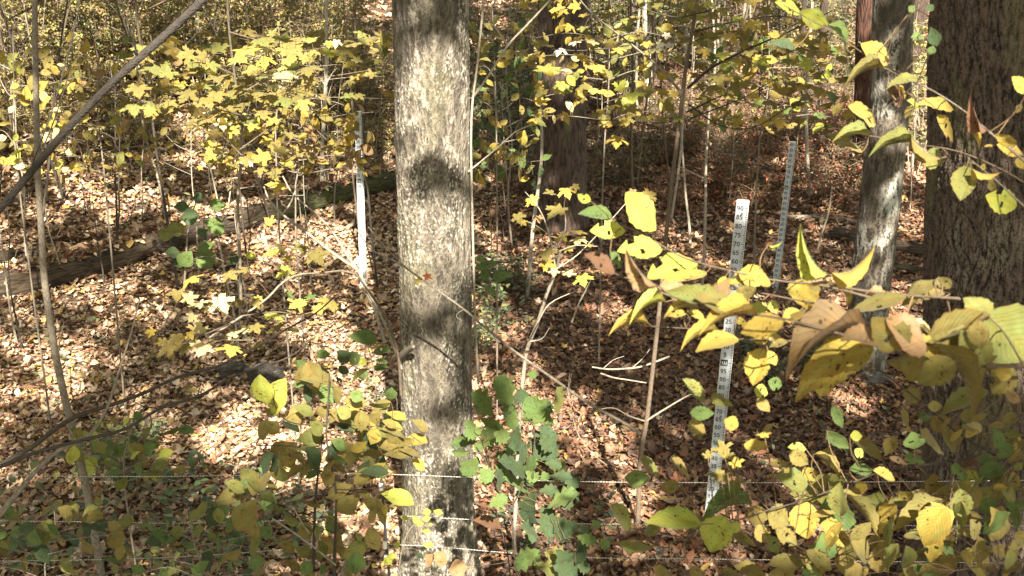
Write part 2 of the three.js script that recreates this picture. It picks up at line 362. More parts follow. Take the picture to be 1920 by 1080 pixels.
function limbs(tree, top, r0, seed, mat, from = 5.5) {
  const r = rng(seed), base = tree.position;
  for (let k = 0; k < 7; k++) {
    const a = r() * 6.28, y = r.range(from, top.y - 1), s = V(lerp(base.x, top.x, y / top.y), y, lerp(base.z, top.z, y / top.y)), len = r.range(2, 4.2), dir = V(Math.cos(a), r.range(0.3, 0.8), Math.sin(a)).normalize();
    const m = s.clone().addScaledVector(dir, len * 0.5).add(V(r.range(-0.3, 0.3), 0.15, r.range(-0.3, 0.3))), e = s.clone().addScaledVector(dir, len).add(V(0, 0.5, 0));
    new Gather(base).tube([s, m, e], [r0 * 0.3, r0 * 0.2, 0.012], 7).build('limb', mat, tree);
  }
}
function bigTree(name, label, pts, radiusAt, bark, mat, opts, topHeight, seed) {
  const base = pts[0].clone(); base.y = groundAt(base.x, base.z);
  const tree = thing(name, label, 'tree', base), last = pts[pts.length - 1], prev = pts[pts.length - 2], top = last.clone().add(last.clone().sub(prev).setY(0).multiplyScalar(0.6)).setY(topHeight);
  part('trunk', trunkGeometry([pts[0].clone().setY(base.y - 0.15), ...pts.slice(1), top], radiusAt, bark, { ...opts, base }), mat, tree);
  limbs(tree, top, radiusAt(5, 0), seed, mat);
  canopyTrees.push({ tree, x: top.x, z: top.z });
  return tree;
}
// the pale grey tree in the middle
const d1 = onGround(824, 1085).z * -1;
bigTree('grey_tree', 'pale grey tree with lichen and moss at the middle, leaf shadows on its foot', [onGround(824, 1085), at(824, 1000, d1), at(819, 800, d1), at(815, 540, d1), at(810, 300, d1), at(807, 0, d1)],
  (y, a) => (0.186 - 0.004 * y) * (1 + 0.014 * Math.sin(a * 3 + y) + 0.012 * Math.sin(a * 5 - y * 2) - 0.03 * Math.exp(-Math.pow(Math.sin((a - 1.62 - 0.05 * y) / 2) * 9, 2)) * smooth(1.4, 2.4, y)) + 0.05 * Math.exp(-Math.max(0, y - 0.1) / 0.22) * (1 + 0.5 * Math.sin(a * 4 + 1)), greyBark, M.greyBark, { cols: 200, step: 0.011, fineTop: 3.4, relief: 0.011 }, 12.5, 11);
// the dark furrowed tree at the right edge
const d2 = 4.9;
const furrowTree = bigTree('furrowed_tree', 'massive dark red-brown tree with deeply furrowed bark and a broad flared foot', [V(at(1893, 1090, d2).x, 0, -d2), at(1890, 900, d2), at(1886, 540, d2), at(1898, 250, d2), at(1908, 0, d2)],
  (y, a) => (0.36 - 0.003 * y) * (1 + 0.015 * Math.sin(a * 4 + y * 0.6)) + 0.29 * Math.exp(-y / 0.48) * (1 + 0.2 * Math.sin(a * 5 - 1.4)), furrowBark, M.furrowBark, { cols: 300, step: 0.013, fineTop: 3.5, relief: 0.034 }, 13, 12);
// the lichen-covered tree and the red one behind it
const f3 = onGround(1624, 690), d3 = -f3.z;
bigTree('lichen_tree', 'slim trunk blotched with white lichen left of the big furrowed tree', [f3, at(1630, 560, d3), at(1642, 450, d3), at(1658, 300, d3), at(1671, 150, d3), at(1676, 0, d3)],
  (y, a) => 0.147 * (1 + 0.03 * Math.sin(a * 2 + y * 1.3) + 0.05 * Math.max(0, Math.sin(a - 0.6)) ) + 0.05 * Math.exp(-y / 0.18), lichenBark, M.lichenBark, { cols: 120, step: 0.018, relief: 0.012 }, 12, 13);
{
  const d = 13.5, f = at(1618, 290, d); f.y = groundAt(f.x, f.z);
  bigTree('red_barked_tree', 'reddish brown trunk standing close behind the lichen tree', [f, at(1621, 240, d), at(1625, 100, d), at(1629, 0, d)], (y) => 0.135 + 0.06 * Math.exp(-y / 0.3), brownBark, new THREE.MeshStandardMaterial({ map: brownBark.map, bumpMap: brownBark.bump, bumpScale: 0.012, roughness: 0.95, color: rgb([1, 0.62, 0.5]) }), { cols: 64, step: 0.04, relief: 0.012 }, 12, 14);
}
{
  const f = onGround(1053, 425), d = -f.z;
  bigTree('shaded_tree', 'stout shaded brown trunk behind the maple sprays, right of the grey tree', [f, at(1053, 300, d), at(1054, 100, d), at(1055, 0, d)], (y) => 0.262 - 0.004 * y + 0.07 * Math.exp(-y / 0.35), brownBark, M.brownBark, { cols: 90, step: 0.035, relief: 0.02 }, 12, 15);
}
// slimmer trunks farther back
function backTree(name, label, foot, tops, widthPx, bark, mat, height, group) {
  const d = -foot.z, r = pxSize(widthPx / 2, d, 150), tree = thing(name, label, 'tree', foot, group), q = tops.map(([x, y]) => at(x, y, d)), e = q[q.length - 1].clone().setY(height);
  part('trunk', trunkGeometry([foot.clone().setY(foot.y - 0.2), ...q, e], (y) => r * (1 - 0.02 * y) + r * 0.35 * Math.exp(-y / 0.25), bark, { cols: 28, step: 0.12, relief: r * 0.09, base: foot }), mat, tree);
  canopyTrees.push({ tree, x: e.x, z: e.z });
  return tree;
}
M.birch = new THREE.MeshStandardMaterial({ map: lichenBark.map, bumpMap: lichenBark.bump, bumpScale: 0.004, roughness: 0.9, color: rgb([2.2, 2.1, 1.9]) });
backTree('slim_tree', 'slim brown-grey trunk left of the two pale stems, upper middle', onGround(1180, 165), [[1184, 100], [1190, 0]], 21, brownBark, new THREE.MeshStandardMaterial({ map: brownBark.map, roughness: 0.95, color: rgb([1.3, 1.5, 1.5]) }), 11);
backTree('pale_tree', 'pale stem with white bark, nearer of a close pair at upper middle', onGround(1212, 195), [[1212, 100], [1208, 0]], 10, lichenBark, M.birch, 9);
backTree('pale_tree', 'thin pale stem, farther of a close pair at upper middle', onGround(1222, 165), [[1219, 80], [1217, 0]], 6, lichenBark, M.birch, 9);
backTree('slim_tree', 'dark thin trunk rising behind the far measuring stake', onGround(1541, 205), [[1543, 100], [1546, 0]], 15, brownBark, M.brownBark, 10);
backTree('slim_tree', 'dark thin trunk between the far stake and the red trunk', onGround(1508, 190), [[1506, 90], [1508, 0]], 9, brownBark, M.brownBark, 10);

// ---------------------------------------------------------------- measuring stakes
const inkCanvas = document.createElement('canvas');
inkCanvas.width = 128; inkCanvas.height = 2048;
{
  const c = inkCanvas.getContext('2d'), r = rng(5);
  c.fillStyle = '#dfe3e6'; c.fillRect(0, 0, 128, 2048);
  for (let k = 0; k < 260; k++) { c.fillStyle = `rgba(${90 + 50 * r()},${85 + 45 * r()},${70 + 40 * r()},${0.03 + 0.1 * r()})`; c.beginPath(); c.ellipse(r() * 128, r() * 2048, 4 + 26 * r(), 6 + 60 * r() * r(), 0, 0, 7); c.fill(); }
  c.fillStyle = '#17181a'; c.textAlign = 'center'; c.textBaseline = 'middle';
  for (let cm = 1; cm < 200; cm++) {
    const y = 2048 - cm * 10.24;
    const w = cm % 10 === 0 ? 34 : cm % 5 === 0 ? 28 : 17;
    c.fillRect(128 - w, y - 1.9, w, 3.8);
    if (cm % 100 === 0) { c.fillRect(4, y - 19, 78, 38); c.save(); c.translate(43, y); c.scale(1.5, 1); c.fillStyle = '#e8eaec'; c.font = 'bold 32px sans-serif'; c.fillText('1M', 0, 2); c.restore(); }
    else if (cm % 5 === 0) { c.save(); c.translate(45, y); c.scale(1.75, 1); c.font = 'bold 37px sans-serif'; c.fillText(String(cm % 100), 0, 2); c.restore(); }
  }
  c.fillStyle = 'rgba(70,66,58,0.55)'; c.fillRect(0, 0, 128, 44);
}
const inkTex = new THREE.CanvasTexture(inkCanvas);
inkTex.colorSpace = THREE.SRGBColorSpace; inkTex.wrapS = inkTex.wrapT = THREE.ClampToEdgeWrapping;
M.scale = new THREE.MeshStandardMaterial({ map: inkTex, roughness: 0.45, color: rgb([0.56, 0.57, 0.6]) });
M.whitePlastic = new THREE.MeshStandardMaterial({ color: rgb([0.62, 0.62, 0.6]), roughness: 0.55 });
M.steel = new THREE.MeshStandardMaterial({ color: rgb([0.25, 0.24, 0.23]), roughness: 0.45, metalness: 0.8 });
function stake(label, foot, top, width) {
  const s = thing('measuring_stake', label, 'measuring stake', foot, 'graduated snow stakes'), L = top.distanceTo(foot), up = top.clone().sub(foot).normalize();
  const face = V(-foot.x, 0, -foot.z).normalize(), side = up.clone().cross(face).normalize(), fwd = side.clone().cross(up);
  s.quaternion.setFromRotationMatrix(new THREE.Matrix4().makeBasis(side, up, fwd));
  const shape = new THREE.Shape(); const w = width / 2, b = 0.004;
  shape.moveTo(-w, -0.25); shape.lineTo(w, -0.25); shape.lineTo(w, L - b); shape.lineTo(w - b, L); shape.lineTo(-w + b, L); shape.lineTo(-w, L - b);
  const board = new THREE.ExtrudeGeometry(shape, { depth: 0.012, bevelEnabled: true, bevelSize: 0.002, bevelThickness: 0.002, bevelSegments: 2 });
  board.translate(0, 0, -0.014);
  part('board', board, M.whitePlastic, s);
  const plate = new THREE.BoxGeometry(width, L - 0.004, 0.003); plate.translate(0, L / 2 - 0.002, 0.0025);
  const uv = plate.attributes.uv; for (let k = 0; k < uv.count; k++) uv.setY(k, uv.getY(k) * Math.min(1, L / 2));
  part('scale_plate', plate, M.scale, s);
  for (const y of [0.08, 0.68, 1.32, L - 0.06]) if (y < L) { const g = new THREE.CylinderGeometry(0.006, 0.007, 0.004, 10); g.rotateX(Math.PI / 2); g.translate(0.002, y - 0.012, 0.006); part('bolt', g, M.steel, s); }
  return s;
}
{
  const f = onGround(1331, 972); stake('white graduated stake with readable numbers, front of the two on the right', f, at(1393, 376, -f.z), 0.064);
  const g = at(1449, 590, 9.8); g.y = groundAt(g.x, g.z); stake('narrow graduated stake in shade behind the numbered stake, before red shrubs', g, at(1487, 266, 9.8), 0.055);
  const h = onGround(682, 540); stake('white graduated stake, half lit, left of the grey tree', h, at(671, 209, -h.z), 0.058);
}

// ---------------------------------------------------------------- wire fence in front of the grey tree
{
  const d = 4.15, post0 = at(722, 1000, d), f = V(post0.x, groundAt(post0.x, -d), -d), fence = thing('wire_fence', 'three-strand white cord fence on a thin dark post before the grey tree', 'fence', f);
  M.postDark = new THREE.MeshStandardMaterial({ color: rgb([0.03, 0.03, 0.032]), roughness: 0.5 });
  const cordTex = dataTexture(32, 64, true, (x, y) => { const s = Math.sin((x / 32 + y / 32) * 6.283); return s > 0.2 ? [0.42, 0.4, 0.35] : [0.16, 0.15, 0.13]; });
  cordTex.repeat.set(20, 40);
  M.cord = new THREE.MeshStandardMaterial({ map: cordTex, roughness: 0.7 });
  const strands = [[[-160, 888], [100, 893], [345, 893], [600, 889], [715, 889], [900, 896], [1040, 902], [1340, 905], [1700, 903], [2060, 899]], [[-160, 975], [130, 978], [360, 981], [620, 972], [722, 967], [900, 975], [1090, 982], [1440, 985], [2060, 986]], [[-160, 1054], [300, 1046], [727, 1021], [960, 1037], [1120, 1046], [1320, 1048], [1600, 1052], [2060, 1058]]];
  for (const s of strands) new Gather(f).tube(s.map(([x, y]) => at(x, y, d + 0.002 * Math.sin(x))), 0.0016, 7).build('wire', M.cord, fence);
  for (const [x, lean] of [[712, 0.05], [-160, 0], [2060, 0]]) {
    const a = at(x, 872, d + 0.012), b = a.clone(); b.x += lean; b.y = groundAt(a.x, -d) - 0.2;
    new Gather(f).tube([a, b], 0.006, 8, false).build('post', M.postDark, fence);
    if (x > 0) for (const y of [889, 912, 967, 1021, 1046]) { const q = at(x + (y - 872) * 0.07, y, d); new Gather(f).tube([q.clone().add(V(0, 0.016, 0.004)), q.clone().add(V(0, -0.016, 0.004))], 0.0095, 10, false).build('insulator', M.whitePlastic, fence); }
  }
}

// ---------------------------------------------------------------- fallen logs, stones
const logMat = new THREE.MeshStandardMaterial({ map: brownBark.map, bumpMap: brownBark.bump, bumpScale: 0.01, roughness: 0.95, vertexColors: true, color: rgb([0.8, 0.9, 0.75]) });
const cutMat = new THREE.MeshStandardMaterial({ color: rgb([0.6, 0.42, 0.25]), roughness: 0.9, bumpMap: brownBark.bump, bumpScale: 0.004 });
const onLogs = [], logRng = rng(31);
function log(label, path, rPx, { tint = () => [1, 1, 1], mat = logMat, sink = 0.6, cut = true, bump = 0.16, leafy = 0.35 } = {}) {
  const pts = path.map(([x, y]) => { const p = onGround(x, y), r = pxSize(rPx, -p.z, y); p.y += r * sink; return p; });
  const base = pts[0].clone(); base.y = groundAt(base.x, base.z);
  const o = thing('fallen_log', label, 'log', base), r = pxSize(rPx, -pts[0].z, path[0][1]), g = new Gather(base), n = pts.length;
  g.tube(pts, pts.map((_, k) => r * (1 - 0.1 * k / n)), 20);
  for (let k = 0; k < g.p.length / 3; k++) {
    const x = g.p[k * 3] + base.x, y = g.p[k * 3 + 1], z = g.p[k * 3 + 2], f = r * bump * (noise(x * 3, y * 6, z * 6) + 0.5 * noise(x * 9, y * 14, z * 14));
    for (let c = 0; c < 3; c++) g.p[k * 3 + c] += g.n[k * 3 + c] * f;
    const t = tint(x); for (let c = 0; c < 3; c++) g.c[k * 3 + c] = t[c];
    g.u[k * 2] *= 1 / 1.2; g.u[k * 2 + 1] /= 4;
  }
  const line = new THREE.CatmullRomCurve3(pts, false, 'centripetal'), many = Math.round(line.getLength() * r * 2600 * leafy);
  for (let k = 0; k < many; k++) { const q = line.getPoint(logRng()), a = logRng.range(-1.25, 1.25) * logRng(), dir = V(0.35, 0, 0.9); onLogs.push([q.x + dir.x * r * Math.sin(a), q.y + r * Math.cos(a) - 0.012, q.z + dir.z * r * Math.sin(a), 0.055]); }
  const geo = g.geometry(); geo.computeVertexNormals();
  part('log_body', geo, mat, o);
  if (cut) {
    const e = pts[n - 1].clone(), dir = e.clone().sub(pts[n - 2]).normalize(), q = e.clone().addScaledVector(dir, 0.004).sub(base);
    const disc = new THREE.CylinderGeometry(r * 0.82, r * 0.84, 0.02, 22); disc.applyQuaternion(new THREE.Quaternion().setFromUnitVectors(V(0, 1, 0), dir)); disc.translate(q.x, q.y, q.z);
    part('cut_face', disc, cutMat, o);
  }
  return o;
}
const moss = (x) => mix3([1, 0.95, 0.9], [0.75, 1.1, 0.35], smooth(-2.6, -1.9, x) * smooth(-1.0, -1.3, x));
log('long mossy fallen log running up the left bank to a pale sawn end', [[-160, 590], [40, 545], [110, 528], [200, 505], [292, 470], [440, 432], [560, 400], [738, 352]], 31, { tint: moss, leafy: 1.3 });
log('thin fallen log with lit end behind the left stake', [[520, 268], [640, 275], [737, 281]], 13);
log('short sunlit grey log end at the left edge above the long log', [[-90, 515], [5, 500], [72, 494]], 20, { cut: false });
log('moss-topped log lying in sun between the lichen tree and furrowed tree', [[1560, 445], [1680, 470], [1800, 490]], 14, { cut: false });
log('dark rotten log below the moss-topped one, between two right trunks', [[1590, 500], [1700, 510], [1790, 528]], 10, { cut: false });
log('pale bare fallen branch left of the lichen tree', [[1470, 413], [1540, 412], [1570, 416], [1622, 424]], 5, { mat: M.deadWood, cut: false, sink: 1 });
log('grey log lying across shade below the stout brown trunk', [[1090, 350], [1180, 345], [1290, 352]], 8, { cut: false });
log('dark log across the slope behind the maple sapling', [[1000, 268], [1150, 272], [1320, 266]], 8, { cut: false });

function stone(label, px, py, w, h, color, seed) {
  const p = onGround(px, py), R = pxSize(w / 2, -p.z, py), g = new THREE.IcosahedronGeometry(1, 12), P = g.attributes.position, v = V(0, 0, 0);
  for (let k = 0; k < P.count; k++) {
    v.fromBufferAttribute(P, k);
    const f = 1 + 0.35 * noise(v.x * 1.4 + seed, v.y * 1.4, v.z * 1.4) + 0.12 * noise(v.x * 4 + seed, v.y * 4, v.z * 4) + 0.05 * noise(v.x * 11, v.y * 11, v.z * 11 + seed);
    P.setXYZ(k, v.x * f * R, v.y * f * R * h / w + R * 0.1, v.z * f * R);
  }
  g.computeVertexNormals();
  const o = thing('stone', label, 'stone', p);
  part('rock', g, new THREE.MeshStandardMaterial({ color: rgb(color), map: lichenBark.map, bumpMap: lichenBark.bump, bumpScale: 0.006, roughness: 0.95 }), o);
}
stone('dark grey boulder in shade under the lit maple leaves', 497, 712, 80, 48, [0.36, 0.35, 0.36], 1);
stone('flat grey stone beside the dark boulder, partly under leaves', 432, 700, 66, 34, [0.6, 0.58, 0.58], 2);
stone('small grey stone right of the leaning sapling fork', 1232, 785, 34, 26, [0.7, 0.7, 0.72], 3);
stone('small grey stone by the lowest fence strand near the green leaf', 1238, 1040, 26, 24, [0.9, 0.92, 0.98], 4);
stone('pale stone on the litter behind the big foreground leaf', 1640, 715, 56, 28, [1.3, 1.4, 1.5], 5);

// ---------------------------------------------------------------- fallen leaves on the ground
const beams = [];                                                     // places that the photograph shows in full sun: the crowns overhead leave gaps for them
const sunOn = (p, r) => beams.push([p, r]);
function litterMass() {
  const r = rng(4242), buckets = SHAPES.litter.map(() => []), m = new THREE.Matrix4(), q = new THREE.Quaternion(), e = new THREE.Euler();
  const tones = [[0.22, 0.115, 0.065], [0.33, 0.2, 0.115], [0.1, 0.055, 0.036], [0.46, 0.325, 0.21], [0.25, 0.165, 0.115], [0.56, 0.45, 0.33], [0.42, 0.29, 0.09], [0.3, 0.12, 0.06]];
  const weights = (x, d) => x < -0.2 ? [2.5, 3.6, 1.8, 5.5, 2.6, 6.5, 1.6, 0.6] : d > 9 && x > 1.2 ? [4, 2.5, 3, 1.5, 2.5, 1, 1, 2.4] : [6, 2.6, 6, 1.1, 3.5, 0.5, 0.9, 2];  // paler leaf mix on the left carries its strong sun
  const add = (x, z, size, top) => {
    const d = -z, w = weights(x, d), patch = noise(x * 0.8, z * 0.8, 2) * 1.2; let t = r() * w.reduce((a, b) => a + b), k = 0;
    while ((t -= w[k]) > 0) k++;
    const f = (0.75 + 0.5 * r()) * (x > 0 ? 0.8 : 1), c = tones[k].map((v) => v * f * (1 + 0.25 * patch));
    const b = Math.floor(r() * SHAPES.litter.length), s = size * (r() < 0.08 ? r.range(1.4, 2.1) : r.range(0.55, 1.3));
    e.set(-Math.PI / 2 + r.range(-0.75, 0.75), r.range(-0.6, 0.6), r() * 6.283, 'YXZ'); e.y = r() * 6.283; e.z = r.range(-0.5, 0.5);
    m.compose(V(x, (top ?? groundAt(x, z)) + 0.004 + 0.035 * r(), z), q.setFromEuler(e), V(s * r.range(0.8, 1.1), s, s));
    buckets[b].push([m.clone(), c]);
  };
  const spread = (n, d0, d1, size, margin) => { for (let k = 0; k < n; k++) { const d = Math.sqrt(lerp(d0 * d0, d1 * d1, r())), h = d * 0.54 + margin; add(r.range(-h, h), -d, size); } };
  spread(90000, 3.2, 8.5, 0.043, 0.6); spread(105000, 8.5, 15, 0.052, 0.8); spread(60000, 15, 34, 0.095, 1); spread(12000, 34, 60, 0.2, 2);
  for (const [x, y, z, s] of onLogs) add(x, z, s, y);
  const root = new THREE.Group(); root.name = 'leaf_litter'; root.userData = { kind: 'stuff', label: 'carpet of brown, tan and yellow fallen leaves over the whole forest floor', category: 'leaf litter' };
  scene.add(root);
  const mat = new THREE.MeshStandardMaterial({ map: TEX.litter[0], roughness: 0.75 });
  buckets.forEach((list, b) => {
    const im = shadowed(new THREE.InstancedMesh(SHAPES.litter[b], mat, list.length));
    list.forEach(([mm, c], k) => { im.setMatrixAt(k, mm); im.setColorAt(k, rgb(c)); });
    im.name = 'fallen_leaves'; im.userData.kind = 'stuff'; root.add(im);
  });
}
litterMass();

// ---------------------------------------------------------------- leafy branches and saplings
const CAM = V(0, EYE, 0);
// list: [kind, origin x, origin y, scale, 'a b c d e hue; ...'] with sizes in the photograph's pixels.
//   long leaves (beech, broad, oak): base x, base y, tip x, tip y, width;  maple: centre x, centre y, width, height.  A hue with * stands in full sun.
function spray({ name, label, category = 'branch', group, mat = M.brownStick, twigs, lists = [], seed = 1, scatter = 0.12, stemName = 'twig', reach = 140 }) {
  const r = rng(seed * 7919), samples = [];
  const paths = twigs.map((t) => {
    if (t.d === 'foot') t.d = Array(2).fill(-onGround(...t.p[0]).z);
    if (t.d === 'stem') t.d = twigs[0].d;
    const n = t.p.length;
    return t.p.map(([x, y], k) => { const p = at(x, y, lerp(t.d[0], t.d[1], k / Math.max(1, n - 1))); if (t.foot && k === 0) p.y = groundAt(p.x, p.z) - 0.03; return p; });
  });
  const base = paths[0][0].clone(), o = thing(name, label, category, base, group);
  paths.forEach((p, k) => {
    const t = twigs[k], d0 = pxSize(t.r[0], -p[0].z, t.p[0][1]), d1 = pxSize(t.r[1], -p[p.length - 1].z, t.p[t.p.length - 1][1]);
    new Gather(base).tube(p, p.map((_, i) => lerp(d0, d1, i / (p.length - 1))), d0 > 0.01 ? 9 : 6).build(k === 0 ? stemName : 'twig', t.mat ?? mat, o);
    if (t.bare) return;
    const c = new THREE.CatmullRomCurve3(p, false, 'centripetal');
    for (let i = 0; i <= 30; i++) { const q = c.getPoint(i / 30); samples.push([...pixelOf(q), q]); }
  });
  const stalks = new Gather(base);
  const nearest = (x, y) => { let best = samples[0], bd = 1e9; for (const s of samples) { const d = (s[0] - x) ** 2 + (s[1] - y) ** 2; if (d < bd) { bd = d; best = s; } } return [best, Math.sqrt(bd)]; };
  let nLeaf = 0;
  const rest = new Gather(base);
  const put = (geo, m, material) => {
    if (nLeaf++ < 300) { const l = part('leaf', geo, material, o); m.decompose(l.position, l.quaternion, l.scale); l.position.sub(base); }
    else rest.shape(geo, m);
  };
  for (const [kind, ox, oy, s, text] of lists) for (const row of text.split(';')) {
    const tok = row.trim().split(/\s+/); if (tok.length < 5) continue;
    const hueTok = tok.pop(), lit = hueTok.includes('*'), hue = hueTok[0], num = tok.map(Number), X = (v) => ox + v * s, Y = (v) => oy + v * s;
    if (kind === 'maple') {
      const cx = X(num[0]), cy = Y(num[1]), w = num[2] * s, h = (num[3] ?? num[2] * 0.7) * s, [near, gap] = nearest(cx, cy), ahead = -near[3].z + r.range(-1, 1) * scatter, c = at(cx, cy, ahead);
      const size = pxSize(w / 1.15, ahead, cy), view = CAM.clone().sub(c).normalize(), right = V(1, 0, 0).addScaledVector(view, -view.x).normalize(), up = view.clone().cross(right);
      const tilt = Math.acos(clamp(h / w, 0.3, 0.97)) * (r() < 0.85 ? 1 : -1), nrm = view.clone().multiplyScalar(Math.cos(tilt)).addScaledVector(up, Math.sin(tilt)).applyAxisAngle(view, r.range(-0.45, 0.45)).normalize();
      const to = near[3].clone().sub(c); let tipDir = gap > 14 ? to.clone().negate() : V(r.range(-1, 1), -0.7, 0.3);
      tipDir.applyAxisAngle(nrm, r.range(-0.5, 0.5)); tipDir.addScaledVector(nrm, -tipDir.dot(nrm)).normalize();
      const side = tipDir.clone().cross(nrm), geo = r.pick(SHAPES.maple), m = new THREE.Matrix4().makeBasis(side.multiplyScalar(size), tipDir.clone().multiplyScalar(size), nrm.clone().multiplyScalar(size)).setPosition(c.clone().addScaledVector(tipDir, -0.42 * size));
      put(geo, m, leafMat('maple', hue, Math.floor(r() * 6)));
      const b = c.clone().addScaledVector(tipDir, -0.3 * size);
      if (gap < reach) stalks.tube([near[3], near[3].clone().lerp(b, 0.6).addScaledVector(V(0, 1, 0), 0.06 * near[3].distanceTo(b)), b], [0.0012, 0.0009, 0.0008], 4);
      if (lit) sunOn(c, size * 0.8);
    } else {
      const bx = X(num[0]), by = Y(num[1]), tx = X(num[2]), ty = Y(num[3]), wpx = num[4] * s, [near, gap] = nearest(bx, by), ahead = Math.max(0.7, -near[3].z + r.range(-1, 1) * scatter), b = at(bx, by, ahead);
      const lpx = Math.hypot(tx - bx, ty - by), L0 = pxSize(lpx, ahead, by), tip = at(tx, ty, Math.max(0.65, ahead + r.range(-0.45, 0.2) * L0)), axis = tip.clone().sub(b), L = axis.length(); axis.normalize();
      const view = CAM.clone().sub(b).normalize(), side0 = axis.clone().cross(view).normalize(), nrm0 = side0.clone().cross(axis), want = wpx / lpx, k0 = kind === 'broad' ? 0.56 : kind === 'oak' ? 0.6 : 0.56;
      let roll = Math.acos(clamp(want / k0, 0.22, 0.98)); const test = nrm0.clone().applyAxisAngle(axis, roll); if ((test.y < nrm0.y) !== (r() < 0.2)) roll = -roll;
      const nrm = nrm0.applyAxisAngle(axis, roll), side = axis.clone().cross(nrm), wide = clamp(want / k0, 1, 1.45) * (kind === 'broad' ? 1.12 : 1.14) * (want / k0 < 0.3 ? 0.85 : 1);
      const set = kind === 'beech' && want < 0.24 ? SHAPES.narrow : SHAPES[kind], geo = r.pick(set), m = new THREE.Matrix4().makeBasis(side.multiplyScalar(L * wide), axis.clone().multiplyScalar(L), nrm.multiplyScalar(L)).setPosition(b);
      put(geo, m, leafMat(kind, hue, Math.floor(r() * 6)));
      if (gap < reach) stalks.tube([near[3], near[3].clone().lerp(b, 0.55).addScaledVector(axis, -0.12 * near[3].distanceTo(b)), b], [0.0011, 0.0009, 0.0008], 4);
      if (lit) sunOn(b.clone().addScaledVector(axis, L * 0.5), L * 0.7);
    }
  }
  if (stalks.i.length) { const q = stalks.build('stalks', M.redTwig, o); q.userData.kind = 'stuff'; }
  if (rest.i.length) { const q = rest.build('leaves', leafMat('maple', 'o', 0), o); q.userData.kind = 'stuff'; }
  return o;
}
// a scattering of leaves within a box, written as such a list
function scattered(kind, seed, n, [x0, y0, x1, y1], [s0, s1], hues, keep) {
  const r = rng(seed), out = [];
  for (let k = 0; k < n; k++) {
    const x = r.range(x0, x1), y = r.range(y0, y1), s = r.range(s0, s1), h = r.pick(hues.split(' '));
    if (keep && !keep(x, y)) continue;
    if (kind === 'maple') out.push(`${x} ${y} ${s} ${s * r.range(0.3, 0.75)} ${h}`);
    else { const a = r.range(0, 6.28); out.push(`${x} ${y} ${x + Math.cos(a) * s} ${y + Math.sin(a) * s} ${s * r.range(0.25, 0.55)} ${h}`); }
  }
  return [kind, 0, 0, 1, out.join(';')];
}

// --- the beech branches that hang in from the right, close to the camera
spray({ name: 'beech_branch', label: 'near beech branch with big yellow and tan leaves crossing the furrowed tree', seed: 1, scatter: 0.05,
  twigs: [{ p: [[1990, 700], [1920, 687], [1830, 684], [1735, 662], [1650, 645], [1560, 622], [1470, 598], [1385, 585], [1330, 570]], d: [0.95, 1.02], r: [4.5, 1.8] },
    { p: [[1735, 662], [1680, 640], [1640, 640]], d: [0.97, 0.99], r: [2, 1.2] }, { p: [[1920, 687], [1880, 620], [1855, 595]], d: [0.95, 0.98], r: [2, 1.2] }, { p: [[1385, 585], [1270, 560], [1180, 520]], d: [1.02, 1.05], r: [1.8, 1] }],
  lists: [['beech', 1440, 540, 0.25, '790 440 80 610 330 y*; 720 290 60 320 120 t; 1190 450 870 235 140 t; 1180 420 1670 205 130 o; 1640 190 1990 520 380 v; 1630 240 1550 50 190 v; 1590 240 1560 480 140 o; 1180 420 1920 770 190 o; 1160 490 1060 700 210 o; 880 545 1180 500 60 o; 1700 620 1850 680 90 y; 1600 560 1720 500 60 o; 830 400 560 330 110 t; 1450 590 1920 640 100 o; 1660 400 1640 520 40 y; 690 440 480 560 110 o'],
    ['beech', 960, 540, 0.25, '1840 200 1400 135 100 y*; 1600 185 1150 -20 95 v; 1100 -20 780 -190 85 t; 770 -110 560 -280 110 b; 1500 100 1640 -20 110 t; 1400 150 1150 95 60 y'],
    ['beech', 960, 270, 0.25, '1320 1180 1180 1000 90 t'], ['beech', 0, 0, 1, '1390 585 1300 560 40 o; 1470 600 1390 625 36 y; 1560 622 1480 590 44 o; 1640 645 1560 690 40 v; 1700 655 1640 600 44 o; 1790 675 1720 720 50 o; 1850 684 1800 620 46 v; 1900 688 1860 740 44 o; 1760 668 1700 640 30 y']] });
